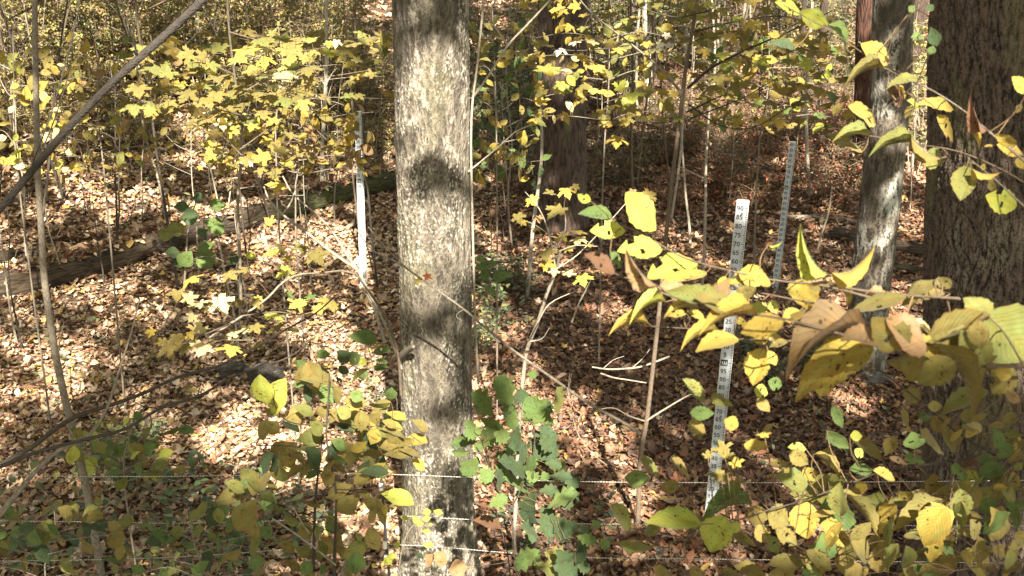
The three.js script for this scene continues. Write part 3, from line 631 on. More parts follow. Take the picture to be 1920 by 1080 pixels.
spray({ name: 'beech_branch', label: 'beech branch of lit lime leaves reaching left toward the numbered stake', seed: 2, scatter: 0.08,
  twigs: [{ p: [[1640, 560], [1540, 535], [1450, 525], [1330, 498], [1275, 480], [1210, 442], [1143, 412]], d: [1.25, 1.55], r: [2.6, 1.2] }, { p: [[1560, 575], [1480, 560], [1400, 545], [1330, 540], [1280, 545]], d: [1.25, 1.45], r: [2, 1] },
    { p: [[1800, 560], [1720, 555], [1640, 548], [1560, 535]], d: [1.15, 1.25], r: [3, 2.2] }, { p: [[1470, 640], [1385, 635], [1310, 618], [1220, 612], [1165, 605]], d: [1.3, 1.5], r: [1.8, 0.9] }, { p: [[1640, 560], [1560, 620], [1470, 640]], d: [1.25, 1.3], r: [2.4, 1.8] }],
  lists: [['beech', 960, 270, 0.25, '750 555 495 470 95 g*; 590 430 490 380 60 l*; 1080 645 858 365 135 l*; 850 655 580 640 115 l*; 1128 790 790 765 150 l*; 1395 890 1000 965 170 l*; 1500 900 1630 990 55 t; 1460 960 1110 1085 110 y*; 1700 970 1910 1010 150 y; 735 810 830 930 60 g*; 835 880 985 975 55 g; 1640 1000 1480 1090 60 y*; 1600 990 1560 1080 60 l*'],
    ['beech', 960, 540, 0.25, '1020 265 720 205 38 y*; 1150 105 870 70 65 l*; 1310 190 1160 195 60 y*; 1310 175 1445 245 45 y; 1560 330 1240 315 60 y; 1700 385 1365 410 105 y*; 1380 90 1490 -10 90 l*; 1640 50 1790 165 130 l*; 1790 150 1930 150 90 l*; 1260 -20 1370 100 70 g*; 1690 0 1840 110 130 o; 1700 215 1755 310 55 y; 1890 450 1775 735 165 y*; 1930 360 1800 410 60 y; 1420 60 1290 40 70 l*'],
    ['beech', 1440, 540, 0.25, '290 -70 250 180 280 y*; 0 150 90 130 100 l*; 240 170 105 240 100 y*; -10 350 120 400 70 y*; 1040 65 590 215 150 o; 1320 30 1000 55 85 o; 720 60 1010 85 55 t; 530 -10 700 105 45 y*; 1310 530 1180 630 95 l*; 1075 300 1290 280 50 p; 0 470 60 580 60 y; 150 400 0 430 60 o'],
    ['beech', 1440, 270, 0.25, '450 970 110 785 60 l*; 0 755 110 780 25 l*; 20 1050 -180 1000 90 y*; 300 1060 520 1040 80 o; -120 980 -300 1040 90 y; 480 965 830 1010 65 y*; 1280 1020 1000 1085 70 o; 1280 1000 1375 1090 70 o']] });
spray({ name: 'beech_branch', label: 'slanting beech twig with olive and yellow leaves, upper right corner', seed: 3, scatter: 0.08,
  twigs: [{ p: [[1990, 375], [1920, 302], [1855, 248], [1810, 210], [1752, 172], [1690, 140], [1610, 78]], d: [1.3, 1.75], r: [2.8, 0.9], mat: M.greyStick }, { p: [[1960, 420], [1915, 382], [1865, 336], [1815, 296]], d: [1.25, 1.4], r: [2.4, 0.9], mat: M.greyStick },
    { p: [[1990, 390], [1900, 330], [1800, 285], [1700, 268], [1600, 248], [1565, 240]], d: [1.35, 1.7], r: [2, 0.8] }, { p: [[1752, 172], [1660, 128], [1560, 60], [1470, 10]], d: [1.6, 1.9], r: [1.2, 0.7] }, { p: [[1720, 155], [1660, 200], [1600, 208]], d: [1.6, 1.7], r: [1, 0.7] }],
  lists: [['beech', 1440, 0, 0.25, '245 100 60 5 60 l*; 445 200 230 85 115 l*; 445 190 665 310 60 g; 910 470 690 330 105 y; 870 515 560 465 60 o; 1125 590 870 625 85 v; 890 660 1035 805 60 b; 600 800 915 880 85 y*; 960 640 1055 730 25 y*; 1390 825 1165 675 80 y*; 1940 690 1825 575 65 l; 760 1020 515 935 60 v; 450 1015 625 1085 60 o; 1110 1075 760 1010 70 v; 1265 870 1410 1060 70 y*; 1490 985 1670 1060 45 y; 1860 1080 1705 1020 60 y; 1640 970 1450 850 45 b; 200 360 0 300 75 d; 90 270 0 245 50 y; 1130 805 1040 755 40 l*; 1900 780 1860 850 40 o; 1100 800 1010 880 50 o; 1520 900 1640 1000 50 b'],
    ['beech', 1440, 270, 0.25, '1490 160 1440 425 160 v; 1865 470 1635 385 160 l*; 1530 180 1700 310 50 y*; 1650 290 1715 360 50 o; 1605 200 1625 145 35 y*; 1310 130 1150 80 120 v; 1300 105 1000 5 65 o; 710 55 480 0 65 o; 1915 75 1720 0 60 y; 1870 100 1925 190 70 y; 1690 10 1620 25 25 y; 1640 230 1720 290 50 o; 1780 330 1800 390 25 o'],
    ['broad', 1440, 0, 0.25, '1220 200 1270 350 80 d; 1180 275 1080 265 40 g; 1240 340 1215 410 60 g; 1100 40 1060 90 50 g; 1190 30 1240 80 50 d']] });
spray({ name: 'beech_branch', label: 'low beech boughs thick with spotted yellow-olive leaves before the furrowed foot', seed: 4, scatter: 0.16,
  twigs: [{ p: [[1990, 920], [1920, 886], [1870, 855], [1840, 838], [1797, 812], [1740, 765], [1690, 725], [1640, 688]], d: [1.75, 1.75], r: [3.6, 1.6], mat: M.darkStick },
    { p: [[1840, 850], [1825, 857], [1760, 868], [1660, 882], [1590, 908], [1548, 923], [1500, 940], [1455, 953], [1372, 980]], d: [1.75, 1.55], r: [2.4, 1], mat: M.darkStick },
    { p: [[1792, 945], [1794, 985], [1792, 1035], [1798, 1090]], d: [1.6, 1.6], r: [1.4, 0.8] }, { p: [[1798, 812], [1790, 880], [1780, 945]], d: [1.75, 1.6], r: [1.2, 0.9] }, { p: [[1930, 1056], [1880, 1053], [1850, 1060], [1790, 1070]], d: [1.5, 1.5], r: [1.6, 0.9] },
    { p: [[1456, 950], [1400, 970], [1317, 982]], d: [1.55, 1.5], r: [1.2, 0.8] }, { p: [[1500, 940], [1490, 1000], [1470, 1060], [1460, 1100]], d: [1.6, 1.65], r: [1.3, 0.9] }, { p: [[1590, 908], [1580, 980], [1590, 1060]], d: [1.6, 1.6], r: [1.2, 0.8] }],
  lists: [['beech', 1440, 810, 0.25, '10 240 170 245 60 o; 170 270 110 385 105 o; 285 130 150 100 70 l*; 165 140 310 265 105 o; 270 265 355 365 90 y*; 575 345 180 520 175 v; 0 590 165 690 165 o; 265 515 275 840 185 y; 60 725 225 850 105 o; 470 460 565 855 200 g; 540 445 890 710 75 o; 690 365 700 470 95 y*; 610 745 590 995 110 o; 620 820 815 968 105 o; 570 870 600 1085 115 o; 285 890 500 1030 105 o; 300 850 530 930 75 v; 0 780 80 905 75 v; 270 970 0 1000 85 o; 205 1030 0 1065 95 o; 240 1030 420 1090 60 g; 440 -10 605 120 75 g*; 615 30 710 30 75 l; 640 65 855 215 75 o; 955 30 880 168 85 o; 650 130 720 190 50 l*; 1095 128 1095 8 118 g*; 1140 -10 1335 165 80 o; 1300 10 1475 155 85 o; 1030 165 1175 248 80 g*; 905 190 1055 245 48 t; 610 275 815 260 75 g; 340 170 620 285 55 o; 790 290 950 365 55 y*; 1245 465 1245 315 85 o; 1080 450 1235 540 80 p; 1345 520 920 688 75 o; 1340 560 1125 860 215 y; 1775 250 1580 325 100 g; 1560 290 1450 430 130 l; 1830 440 1585 430 115 v; 1830 290 1830 472 108 o; 1420 405 1625 590 150 o; 1755 550 1690 835 120 o; 1705 510 1600 610 100 g; 1435 635 1610 640 85 o; 1275 870 1095 965 80 o; 1597 978 1597 798 85 o; 1420 930 1150 1090 175 o; 1440 915 1690 1090 95 y; 1480 -10 1600 55 75 y; 1680 0 1885 100 95 o; 1830 90 1720 195 95 g; 1910 150 1795 220 75 o; 1895 975 1765 1055 60 o; 1690 860 1795 935 90 o; 1800 840 1890 925 80 o; 1725 205 1565 210 65 g; 1575 220 1440 295 60 b; 1300 760 1150 740 60 o; 1010 1000 1100 1080 70 o; 750 1020 640 1080 70 o'],
    ['beech', 960, 810, 0.25, '1420 690 1000 690 165 l*; 1600 630 1490 895 215 l*; 1640 690 1730 745 65 l*; 845 340 1030 345 112 g; 960 195 1118 335 75 v; 1200 195 1345 350 62 o; 1255 405 1110 405 95 o; 1785 545 1395 460 80 g*; 1665 1000 1915 1025 75 o; 1740 95 1925 120 90 y; 1660 760 1825 865 85 o; 1760 600 1920 650 130 o; 1840 690 1925 850 110 o; 740 545 935 745 95 v; 1015 705 1115 790 95 v; 805 825 1055 960 100 v; 1060 1025 1210 1090 80 o; 1330 1025 1440 1085 80 o; 1560 1050 1700 1085 50 o'],
    ['maple', 960, 810, 0.25, '1575 110 150 130 o; 1610 170 110 120 o; 1680 230 120 110 y; 1560 330 190 130 o; 1690 370 110 100 o; 1470 170 90 100 o; 1890 20 110 70 y; 1400 10 110 80 v'],
    ['beech', 1440, 540, 0.25, '430 595 400 815 165 y; 1650 770 1305 962 150 v; 480 890 570 1050 85 g*; 1010 780 1175 850 100 o; 1200 880 1315 895 80 o; 1435 960 1575 965 100 o; 1120 960 1245 965 55 g; 1250 950 1345 1085 100 o; 1780 800 1915 850 75 t; 0 700 115 740 85 g; 1700 1000 1740 1090 80 o; 1870 950 1750 1010 80 o; 1480 1020 1600 1070 80 p; 1010 900 1050 1060 60 o'],
    ['beech', 960, 540, 0.25, '1275 680 1440 868 72 v; 1515 780 1645 935 82 v; 1335 935 1515 940 92 g; 1330 1000 1445 1085 95 o; 1700 1035 1590 990 90 y*; 1815 760 1925 790 105 l; 1840 830 1930 930 85 o'],
    scattered('beech', 91, 40, [1490, 990, 1925, 1085], [30, 60], 'o o o y v g'), scattered('beech', 92, 26, [1780, 780, 1925, 960], [24, 44], 'o o v g y'), scattered('beech', 93, 22, [1500, 900, 1800, 1050], [40, 72], 'o y o v')] });

// --- maple saplings
const mapleD = 4.1;
spray({ name: 'maple_sapling', label: 'shaded maple sapling of olive-gold leaves with a few lit, upper left', category: 'sapling', seed: 5, scatter: 0.35, stemName: 'stem', reach: 60,
  twigs: [{ p: [[452, 560], [450, 480], [446, 380], [452, 290], [450, 215], [440, 140], [430, 60], [425, -30]], d: [mapleD + 0.6, mapleD], r: [3, 2], mat: M.greyStick, bare: true },
    { p: [[450, 215], [390, 200], [330, 175], [250, 165]], d: [4.1, 3.8], r: [1.6, 0.7] }, { p: [[440, 140], [370, 110], [300, 90], [240, 80]], d: [4.1, 3.9], r: [1.6, 0.7] }, { p: [[446, 180], [500, 150], [560, 150], [640, 140], [690, 132]], d: [4.1, 4.4], r: [1.6, 0.7] },
    { p: [[430, 60], [500, 80], [560, 95], [630, 85]], d: [4, 4.2], r: [1.6, 0.7] }, { p: [[452, 290], [410, 250], [370, 230], [320, 235]], d: [4.1, 4], r: [1.6, 0.7] }, { p: [[450, 280], [520, 230], [580, 190], [620, 180]], d: [4.1, 4.2], r: [1.4, 0.7] }, { p: [[452, 290], [480, 300], [520, 270], [560, 265]], d: [4.1, 3.9], r: [1.4, 0.7] }],
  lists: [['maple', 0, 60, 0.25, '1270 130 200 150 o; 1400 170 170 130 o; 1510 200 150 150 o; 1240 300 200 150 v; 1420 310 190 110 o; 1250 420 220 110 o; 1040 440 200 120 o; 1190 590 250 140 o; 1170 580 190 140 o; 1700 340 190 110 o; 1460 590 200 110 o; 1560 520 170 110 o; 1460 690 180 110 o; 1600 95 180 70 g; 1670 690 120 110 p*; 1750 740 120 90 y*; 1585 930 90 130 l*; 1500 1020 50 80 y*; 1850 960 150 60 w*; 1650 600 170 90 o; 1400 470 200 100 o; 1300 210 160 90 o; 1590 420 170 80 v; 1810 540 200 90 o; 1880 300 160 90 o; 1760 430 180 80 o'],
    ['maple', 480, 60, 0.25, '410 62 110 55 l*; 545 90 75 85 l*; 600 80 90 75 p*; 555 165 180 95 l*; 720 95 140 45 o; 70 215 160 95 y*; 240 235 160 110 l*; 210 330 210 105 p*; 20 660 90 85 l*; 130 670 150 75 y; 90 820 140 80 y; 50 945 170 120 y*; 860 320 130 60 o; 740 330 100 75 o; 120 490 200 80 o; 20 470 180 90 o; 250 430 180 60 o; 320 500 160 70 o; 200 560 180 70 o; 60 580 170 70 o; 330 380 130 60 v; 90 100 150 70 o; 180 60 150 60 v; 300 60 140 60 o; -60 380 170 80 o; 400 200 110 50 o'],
    scattered('maple', 51, 70, [235, 70, 580, 260], [32, 52], 'o o v o v o y', (x, y) => y < 235 - 0.1 * Math.abs(x - 400)), scattered('maple', 52, 22, [380, 230, 560, 330], [24, 44], 'o o y o y*')] });
spray({ name: 'maple_sapling', label: 'maple sapling with overexposed sunlit yellow leaves low on the left', category: 'sapling', seed: 6, scatter: 0.18, stemName: 'stem', reach: 70,
  twigs: [{ p: [[392, 634], [430, 608], [455, 592], [500, 560], [530, 530], [560, 515], [600, 512], [640, 508], [668, 514]], d: [4.2, 4.7], r: [2.6, 1.6], mat: M.greyStick }, { p: [[392, 634], [420, 637], [470, 638]], d: [4.2, 4.3], r: [1.8, 1] }, { p: [[440, 600], [400, 575], [350, 560]], d: [4.2, 4.1], r: [1.6, 0.8] },
    { p: [[455, 592], [520, 585], [560, 590], [625, 575]], d: [4.3, 4.5], r: [1.6, 0.8] }, { p: [[430, 608], [350, 640], [290, 660]], d: [4.2, 4.2], r: [1.6, 0.8] }, { p: [[530, 530], [570, 480], [610, 460]], d: [4.6, 4.7], r: [1.4, 0.8] }, { p: [[668, 514], [720, 590], [745, 660], [752, 740]], d: [4.7, 4.95], r: [2, 3], bare: true }],
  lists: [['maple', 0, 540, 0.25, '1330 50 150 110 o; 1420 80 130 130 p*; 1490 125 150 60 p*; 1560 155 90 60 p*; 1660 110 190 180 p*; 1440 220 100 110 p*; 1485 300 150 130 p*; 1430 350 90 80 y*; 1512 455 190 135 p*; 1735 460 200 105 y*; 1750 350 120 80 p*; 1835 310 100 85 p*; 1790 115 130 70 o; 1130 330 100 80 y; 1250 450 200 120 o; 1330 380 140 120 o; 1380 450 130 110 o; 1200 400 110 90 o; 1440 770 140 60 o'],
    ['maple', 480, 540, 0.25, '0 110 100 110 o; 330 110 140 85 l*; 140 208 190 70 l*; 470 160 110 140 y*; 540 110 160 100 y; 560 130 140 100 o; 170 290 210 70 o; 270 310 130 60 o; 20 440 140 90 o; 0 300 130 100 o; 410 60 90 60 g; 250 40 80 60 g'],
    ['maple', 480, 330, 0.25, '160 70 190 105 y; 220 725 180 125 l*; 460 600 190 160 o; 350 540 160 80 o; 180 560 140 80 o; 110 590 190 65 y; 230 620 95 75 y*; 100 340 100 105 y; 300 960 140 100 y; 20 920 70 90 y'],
    ['maple', 0, 330, 0.25, '1440 775 170 65 y*; 1730 740 150 95 o; 1830 700 110 60 o']] });
spray({ name: 'maple_sapling', label: 'tall brown-stemmed maple sapling spreading yellow leaves over the upper right middle', category: 'sapling', seed: 7, scatter: 0.3, stemName: 'stem', reach: 60, mat: M.darkStick,
  twigs: [{ p: [[1194, 1018], [1197, 950], [1200, 860], [1212, 790], [1224, 690], [1236, 580], [1248, 450], [1262, 320], [1275, 220], [1284, 140], [1296, 70], [1307, 0], [1312, -40]], d: [5.6, 5.6], r: [4.8, 3.2], mat: M.brownStick, foot: true, bare: true },
    { p: [[1290, 165], [1330, 130], [1375, 105], [1435, 78], [1500, 50], [1560, 20]], d: [5.6, 5], r: [3, 0.8] }, { p: [[1278, 175], [1240, 130], [1180, 80], [1110, 25], [1080, -10]], d: [5.6, 5.8], r: [2.6, 1], mat: M.greyStick }, { p: [[1288, 210], [1330, 190], [1360, 178], [1410, 160]], d: [5.6, 5.3], r: [2, 0.7] }, { p: [[1294, 222], [1340, 205], [1400, 180], [1450, 150]], d: [5.6, 5.2], r: [1.8, 0.7] },
    { p: [[1300, 60], [1380, 40], [1460, 30], [1530, 45]], d: [5.6, 5], r: [1.8, 0.7] }, { p: [[1180, 85], [1130, 92], [1080, 95], [1010, 92], [960, 100]], d: [5.7, 5.5], r: [1.6, 0.7] }, { p: [[1330, 20], [1270, 32], [1200, 15], [1140, 0]], d: [5.5, 5.5], r: [1.6, 0.8] }, { p: [[1210, 790], [1250, 765], [1290, 742], [1305, 738]], d: [5.6, 5.4], r: [2.4, 0.8], bare: true, mat: M.paleStick }, { p: [[1210, 790], [1180, 780], [1150, 765], [1120, 768]], d: [5.6, 5.5], r: [1.8, 0.8], bare: true, mat: M.greyStick }, { p: [[1270, 250], [1200, 230], [1150, 225], [1090, 228]], d: [5.6, 5.3], r: [1.5, 0.7] }, { p: [[1290, 195], [1350, 235], [1410, 240], [1480, 200], [1540, 170]], d: [5.6, 5.3], r: [1.6, 0.7] }],
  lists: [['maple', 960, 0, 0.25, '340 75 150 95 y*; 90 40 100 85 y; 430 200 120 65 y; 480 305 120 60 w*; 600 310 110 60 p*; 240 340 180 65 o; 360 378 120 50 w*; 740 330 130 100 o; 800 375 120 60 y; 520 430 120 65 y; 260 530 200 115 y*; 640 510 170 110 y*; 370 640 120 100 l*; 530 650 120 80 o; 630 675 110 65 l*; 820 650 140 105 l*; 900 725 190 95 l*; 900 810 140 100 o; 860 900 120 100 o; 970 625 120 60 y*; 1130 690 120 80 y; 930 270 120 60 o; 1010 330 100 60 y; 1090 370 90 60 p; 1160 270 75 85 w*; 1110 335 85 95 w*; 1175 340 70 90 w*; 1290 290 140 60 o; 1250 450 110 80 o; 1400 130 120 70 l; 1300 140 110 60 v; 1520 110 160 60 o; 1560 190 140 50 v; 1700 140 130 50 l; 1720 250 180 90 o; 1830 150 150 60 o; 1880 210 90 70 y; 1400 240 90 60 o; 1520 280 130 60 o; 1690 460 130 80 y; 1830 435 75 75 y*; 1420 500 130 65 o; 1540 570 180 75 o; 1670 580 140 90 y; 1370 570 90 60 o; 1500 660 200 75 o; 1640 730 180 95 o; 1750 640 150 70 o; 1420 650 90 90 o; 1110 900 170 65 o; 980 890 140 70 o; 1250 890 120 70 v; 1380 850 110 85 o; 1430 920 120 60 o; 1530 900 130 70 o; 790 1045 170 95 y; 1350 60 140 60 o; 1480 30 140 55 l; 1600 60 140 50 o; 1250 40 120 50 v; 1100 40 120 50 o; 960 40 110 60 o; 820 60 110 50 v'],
    ['maple', 1440, 0, 0.25, '-20 260 110 60 y; 60 330 200 60 y; 270 270 170 80 o; 350 320 180 70 o; 430 400 110 90 t; 180 440 110 100 o; 380 690 130 90 o; 300 740 170 60 o; 100 690 190 70 o; 50 620 150 60 y; 130 560 120 60 o; 20 770 170 60 o; 250 780 130 45 o; 440 380 120 60 o'],
    scattered('maple', 71, 60, [1270, -10, 1560, 130], [22, 40], 'o o v y o l'), scattered('maple', 72, 26, [1300, 130, 1540, 235], [22, 42], 'o o y o'), scattered('maple', 73, 26, [960, -10, 1240, 60], [20, 36], 'o o v y o'), scattered('maple', 74, 14, [985, 60, 1180, 240], [20, 34], 'o y y t')] });
spray({ name: 'maple_seedling', label: 'bushy pale-stemmed maple seedling with yellow leaves right of the grey tree', category: 'sapling', seed: 8, scatter: 0.14, stemName: 'stem', reach: 90, mat: M.paleStick,
  twigs: [{ p: [[962, 724], [985, 670], [1008, 605], [1022, 560], [1042, 508], [1050, 470]], d: [5.35, 4.9], r: [4, 2.6], foot: true }, { p: [[1042, 508], [1030, 440], [1010, 390], [985, 360]], d: [4.9, 4.8], r: [2.2, 0.8] }, { p: [[1040, 470], [1060, 430], [1058, 380], [1070, 350]], d: [4.9, 4.8], r: [1.8, 0.8] }, { p: [[1050, 470], [1080, 460], [1120, 462]], d: [4.9, 4.9], r: [1.4, 0.7] }, { p: [[1030, 440], [1000, 420], [970, 410]], d: [4.85, 4.8], r: [1.2, 0.7] }, { p: [[1008, 605], [1030, 570], [1080, 545]], d: [5, 5], r: [1.6, 0.7], bare: true }, { p: [[995, 640], [1016, 635], [1030, 615]], d: [5.1, 5.1], r: [1.8, 0.7], bare: true }, { p: [[1042, 505], [1080, 480], [1120, 440], [1170, 385], [1190, 362]], d: [4.9, 4.9], r: [1.4, 0.7] }],
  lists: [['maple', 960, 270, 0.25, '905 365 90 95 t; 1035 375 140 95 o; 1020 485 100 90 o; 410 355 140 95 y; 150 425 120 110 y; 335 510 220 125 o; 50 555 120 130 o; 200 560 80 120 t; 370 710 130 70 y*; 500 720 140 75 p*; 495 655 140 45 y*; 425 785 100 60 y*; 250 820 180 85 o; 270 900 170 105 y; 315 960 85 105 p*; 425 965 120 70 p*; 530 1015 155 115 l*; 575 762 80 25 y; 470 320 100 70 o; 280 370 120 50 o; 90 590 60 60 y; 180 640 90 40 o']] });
spray({ name: 'dead_twig', label: 'dark fine twig holding one orange leaf across the grey trunk', category: 'twig', seed: 9, scatter: 0.01, mat: M.greyStick,
  twigs: [{ p: [[668, 430], [700, 470], [745, 492], [795, 527], [870, 580], [905, 610], [960, 655], [1030, 705], [1110, 760], [1165, 790], [1200, 812]], d: [4.35, 4.5], r: [1.3, 3.4] }, { p: [[690, 425], [720, 460], [760, 500], [790, 522]], d: [4.35, 4.35], r: [0.9, 1.2] }, { p: [[1064, 728], [1070, 760], [1082, 810], [1110, 850], [1138, 872]], d: [4.4, 4.3], r: [1.4, 0.8] }, { p: [[1068, 700], [1066, 728], [1072, 700]], d: [4.4, 4.4], r: [0.8, 0.7] }, { p: [[1085, 782], [1066, 800], [1046, 812]], d: [4.4, 4.4], r: [1.2, 0.8] }, { p: [[870, 580], [858, 588], [856, 594], [868, 602]], d: [4.38, 4.38], r: [0.8, 0.6] }, { p: [[710, 470], [725, 462], [728, 448]], d: [4.4, 4.4], r: [0.8, 0.5] }],
  lists: [['maple', 480, 330, 0.25, '1285 755 75 90 r*; 1215 785 65 50 y*']] });

// --- broad-leaved shoots
spray({ name: 'hickory_shoot', label: 'shaded shoot of big olive oval leaves on dark stems left of the trunk foot', category: 'shoot', seed: 10, scatter: 0.14, stemName: 'stem', reach: 110, mat: M.darkStick,
  twigs: [{ p: [[628, 1110], [627, 1050], [629, 990], [630, 925], [620, 870], [612, 820], [615, 760], [618, 700]], d: [3.1, 3.2], r: [3.2, 1.4] }, { p: [[588, 1110], [588, 1040], [592, 930], [600, 860], [604, 820]], d: [3.15, 3.2], r: [3.6, 1.4] }, { p: [[632, 918], [668, 918], [705, 916], [728, 910]], d: [3.1, 3], r: [1.4, 0.8] }, { p: [[602, 858], [555, 838], [480, 835]], d: [3.15, 3.1], r: [1.4, 0.8] }, { p: [[620, 835], [645, 822], [670, 808]], d: [3.2, 3.2], r: [1.3, 0.8] }, { p: [[615, 790], [680, 800], [740, 800], [790, 830]], d: [3.2, 3.2], r: [1.2, 0.7] }, { p: [[612, 800], [540, 790], [515, 760], [512, 720]], d: [3.2, 3.1], r: [1.2, 0.7] }, { p: [[590, 1000], [540, 960], [490, 930], [440, 925]], d: [3.15, 3], r: [1.3, 0.7] }, { p: [[628, 1000], [590, 985], [560, 965]], d: [3.1, 3.1], r: [1, 0.7] }],
  lists: [['broad', 480, 540, 0.25, '130 970 165 680 120 l*; 90 880 5 680 110 l*; 60 900 140 950 50 o; 200 960 365 950 150 o; 280 890 450 930 90 v; 450 720 605 860 120 g; 640 840 835 870 80 o; 790 1085 795 920 90 o; 930 1065 1090 1030 80 y*; 850 1060 920 1085 60 y; 560 880 450 980 90 o; 600 900 720 960 100 v; 500 800 430 720 80 g; 400 1000 520 1085 100 v; 60 1000 180 1085 90 o; 640 960 760 1060 110 o; 700 780 800 840 80 g'],
    ['broad', 480, 810, 0.25, '310 80 120 250 200 o; 860 95 910 -20 90 y; 945 270 725 385 115 o; 725 395 530 490 115 o; 780 470 600 620 135 o; 930 455 1195 512 105 l*; 940 560 1005 600 55 y*; 1085 75 1275 35 65 y*; 1070 135 1255 125 60 o; 1165 205 1285 265 75 y*; 775 0 915 95 110 y; 130 440 60 600 115 g; 20 300 -40 480 90 o; 300 60 520 20 120 v; 560 60 700 120 90 g; 640 130 780 210 90 v; 660 160 1000 150 90 o; 480 310 600 380 100 o; 1000 100 1180 60 80 o; 950 170 1180 150 70 o; 430 60 380 190 90 y; 760 450 880 470 60 o; 800 520 960 570 90 o'],
    ['broad', 0, 810, 0.25, '1925 300 1780 345 110 v; 1925 440 1590 490 120 o; 1925 500 1765 745 190 o; 1925 380 1700 440 80 g'],
    ['broad', 480, 810, 0.25, '630 725 622 945 75 o; 480 785 595 905 80 o; 640 950 835 845 110 v; 745 1075 755 925 85 g; 745 755 805 810 45 v; 340 1070 415 975 85 g; 290 865 412 925 75 v; 310 760 415 715 90 o; 530 960 600 990 40 o; 480 1000 530 1060 70 g; 160 830 300 880 80 o; 120 700 30 790 80 g; 200 640 320 690 60 v; 620 860 700 930 60 o'],
    scattered('broad', 101, 28, [410, 860, 720, 1080], [26, 54], 'o v g o v'), scattered('broad', 102, 40, [490, 700, 740, 900], [34, 60], 'o v g v d o'), scattered('broad', 103, 14, [660, 770, 790, 880], [30, 48], 'y o o')] });
spray({ name: 'oak_seedling', label: 'green lobed-leaf oak seedling at the right foot of the grey tree', category: 'seedling', seed: 11, scatter: 0.12, stemName: 'stem', reach: 120, mat: M.darkStick,
  twigs: [{ p: [[975, 1130], [968, 1040], [955, 960], [930, 900], [905, 855], [893, 838]], d: [3.5, 3.7], r: [2.6, 1] }, { p: [[955, 960], [985, 900], [1000, 850], [1000, 800], [965, 750], [948, 715]], d: [3.6, 3.8], r: [1.6, 0.8] }, { p: [[930, 900], [910, 850], [905, 830]], d: [3.7, 3.7], r: [1.2, 0.7] }, { p: [[968, 1040], [1020, 1030], [1060, 1010], [1100, 1015]], d: [3.5, 3.6], r: [1.4, 0.7] }, { p: [[905, 850], [895, 850], [880, 850]], d: [3.7, 3.7], r: [1, 0.6] }, { p: [[1000, 830], [1040, 840], [1060, 880]], d: [3.75, 3.8], r: [1, 0.6] }],
  lists: [['oak', 480, 540, 0.25, '1920 880 1800 665 130 g; 1870 1000 1925 820 90 g; 1660 1040 1560 1005 60 g; 1700 1060 1640 1080 60 g; 1850 1050 1760 1085 90 g'],
    ['oak', 480, 810, 0.25, '1680 30 1560 -10 90 g; 1690 110 1790 -20 120 g; 1615 150 1465 155 55 g; 1680 190 1545 330 110 g; 1680 270 1770 375 130 g; 1640 60 1690 150 75 g; 1790 240 1900 350 70 g; 1860 100 1925 150 90 g; 1790 190 1850 160 50 g; 1740 560 1890 485 90 g; 1780 0 1900 60 110 g'],
    ['oak', 960, 810, 0.25, '40 60 -40 170 90 g; 100 100 350 20 130 d; 130 100 270 190 120 d; 200 60 330 130 110 d; 160 200 210 240 60 g; 240 230 380 260 70 d; 100 290 200 370 80 g; 230 290 260 370 70 g; 390 310 500 420 100 d; 0 60 80 170 80 g; 20 480 100 440 60 g; 350 550 460 520 90 d; 240 540 300 660 90 d; 380 690 500 730 90 d; 600 660 660 720 60 g; 520 690 580 760 70 d; 640 830 740 850 80 g; 600 820 480 880 90 d; 430 900 560 960 100 d; 210 880 0 1010 130 g; 220 880 180 1040 60 g; 240 900 420 960 130 v; 330 880 440 1010 120 d; 300 1000 500 1080 140 d; 480 780 640 820 90 g; 90 760 180 820 90 d; 60 720 170 690 80 d; 480 1000 590 1030 80 d; 170 330 110 400 60 d'],
    scattered('oak', 111, 8, [862, 760, 1010, 960], [38, 66], 'g d g d'), scattered('oak', 112, 15, [960, 740, 1075, 1075], [42, 80], 'g d g d v'),
    ['oak', 960, 540, 0.25, '0 830 130 800 110 d; 30 920 -20 1060 100 g; 220 980 290 850 90 d; 190 1000 90 920 90 g; 200 1040 280 1085 90 d; 110 640 190 660 60 g']] });
spray({ name: 'green_shoot', label: 'green broad-leaf sapling shoot in half shade above the long log', category: 'shoot', seed: 12, scatter: 0.15, stemName: 'stem', reach: 80, mat: M.greyStick,
  twigs: [{ p: [[345, 545], [348, 500], [352, 440], [360, 400], [372, 370]], d: [5.2, 5.1], r: [2.4, 1] }, { p: [[350, 470], [390, 450], [420, 410], [440, 380]], d: [5.2, 5], r: [1.4, 0.8] }, { p: [[350, 490], [390, 480], [420, 490]], d: [5.2, 5], r: [1.2, 0.7] }],
  lists: [['broad', 0, 330, 0.25, '1440 165 1530 165 75 d; 1700 220 1560 215 85 g*; 1525 340 1700 385 115 g*; 1350 320 1490 290 95 d; 1240 410 1380 390 85 v; 1620 510 1465 540 70 g*; 1230 575 1355 570 80 d; 1440 560 1345 690 115 g; 1480 560 1595 680 130 g*; 1690 620 1800 620 80 d; 1300 230 1420 230 80 d; 1180 420 1290 450 80 v; 1560 400 1480 460 80 d; 1830 590 1925 600 50 l*; 1400 640 1300 670 60 d']] });
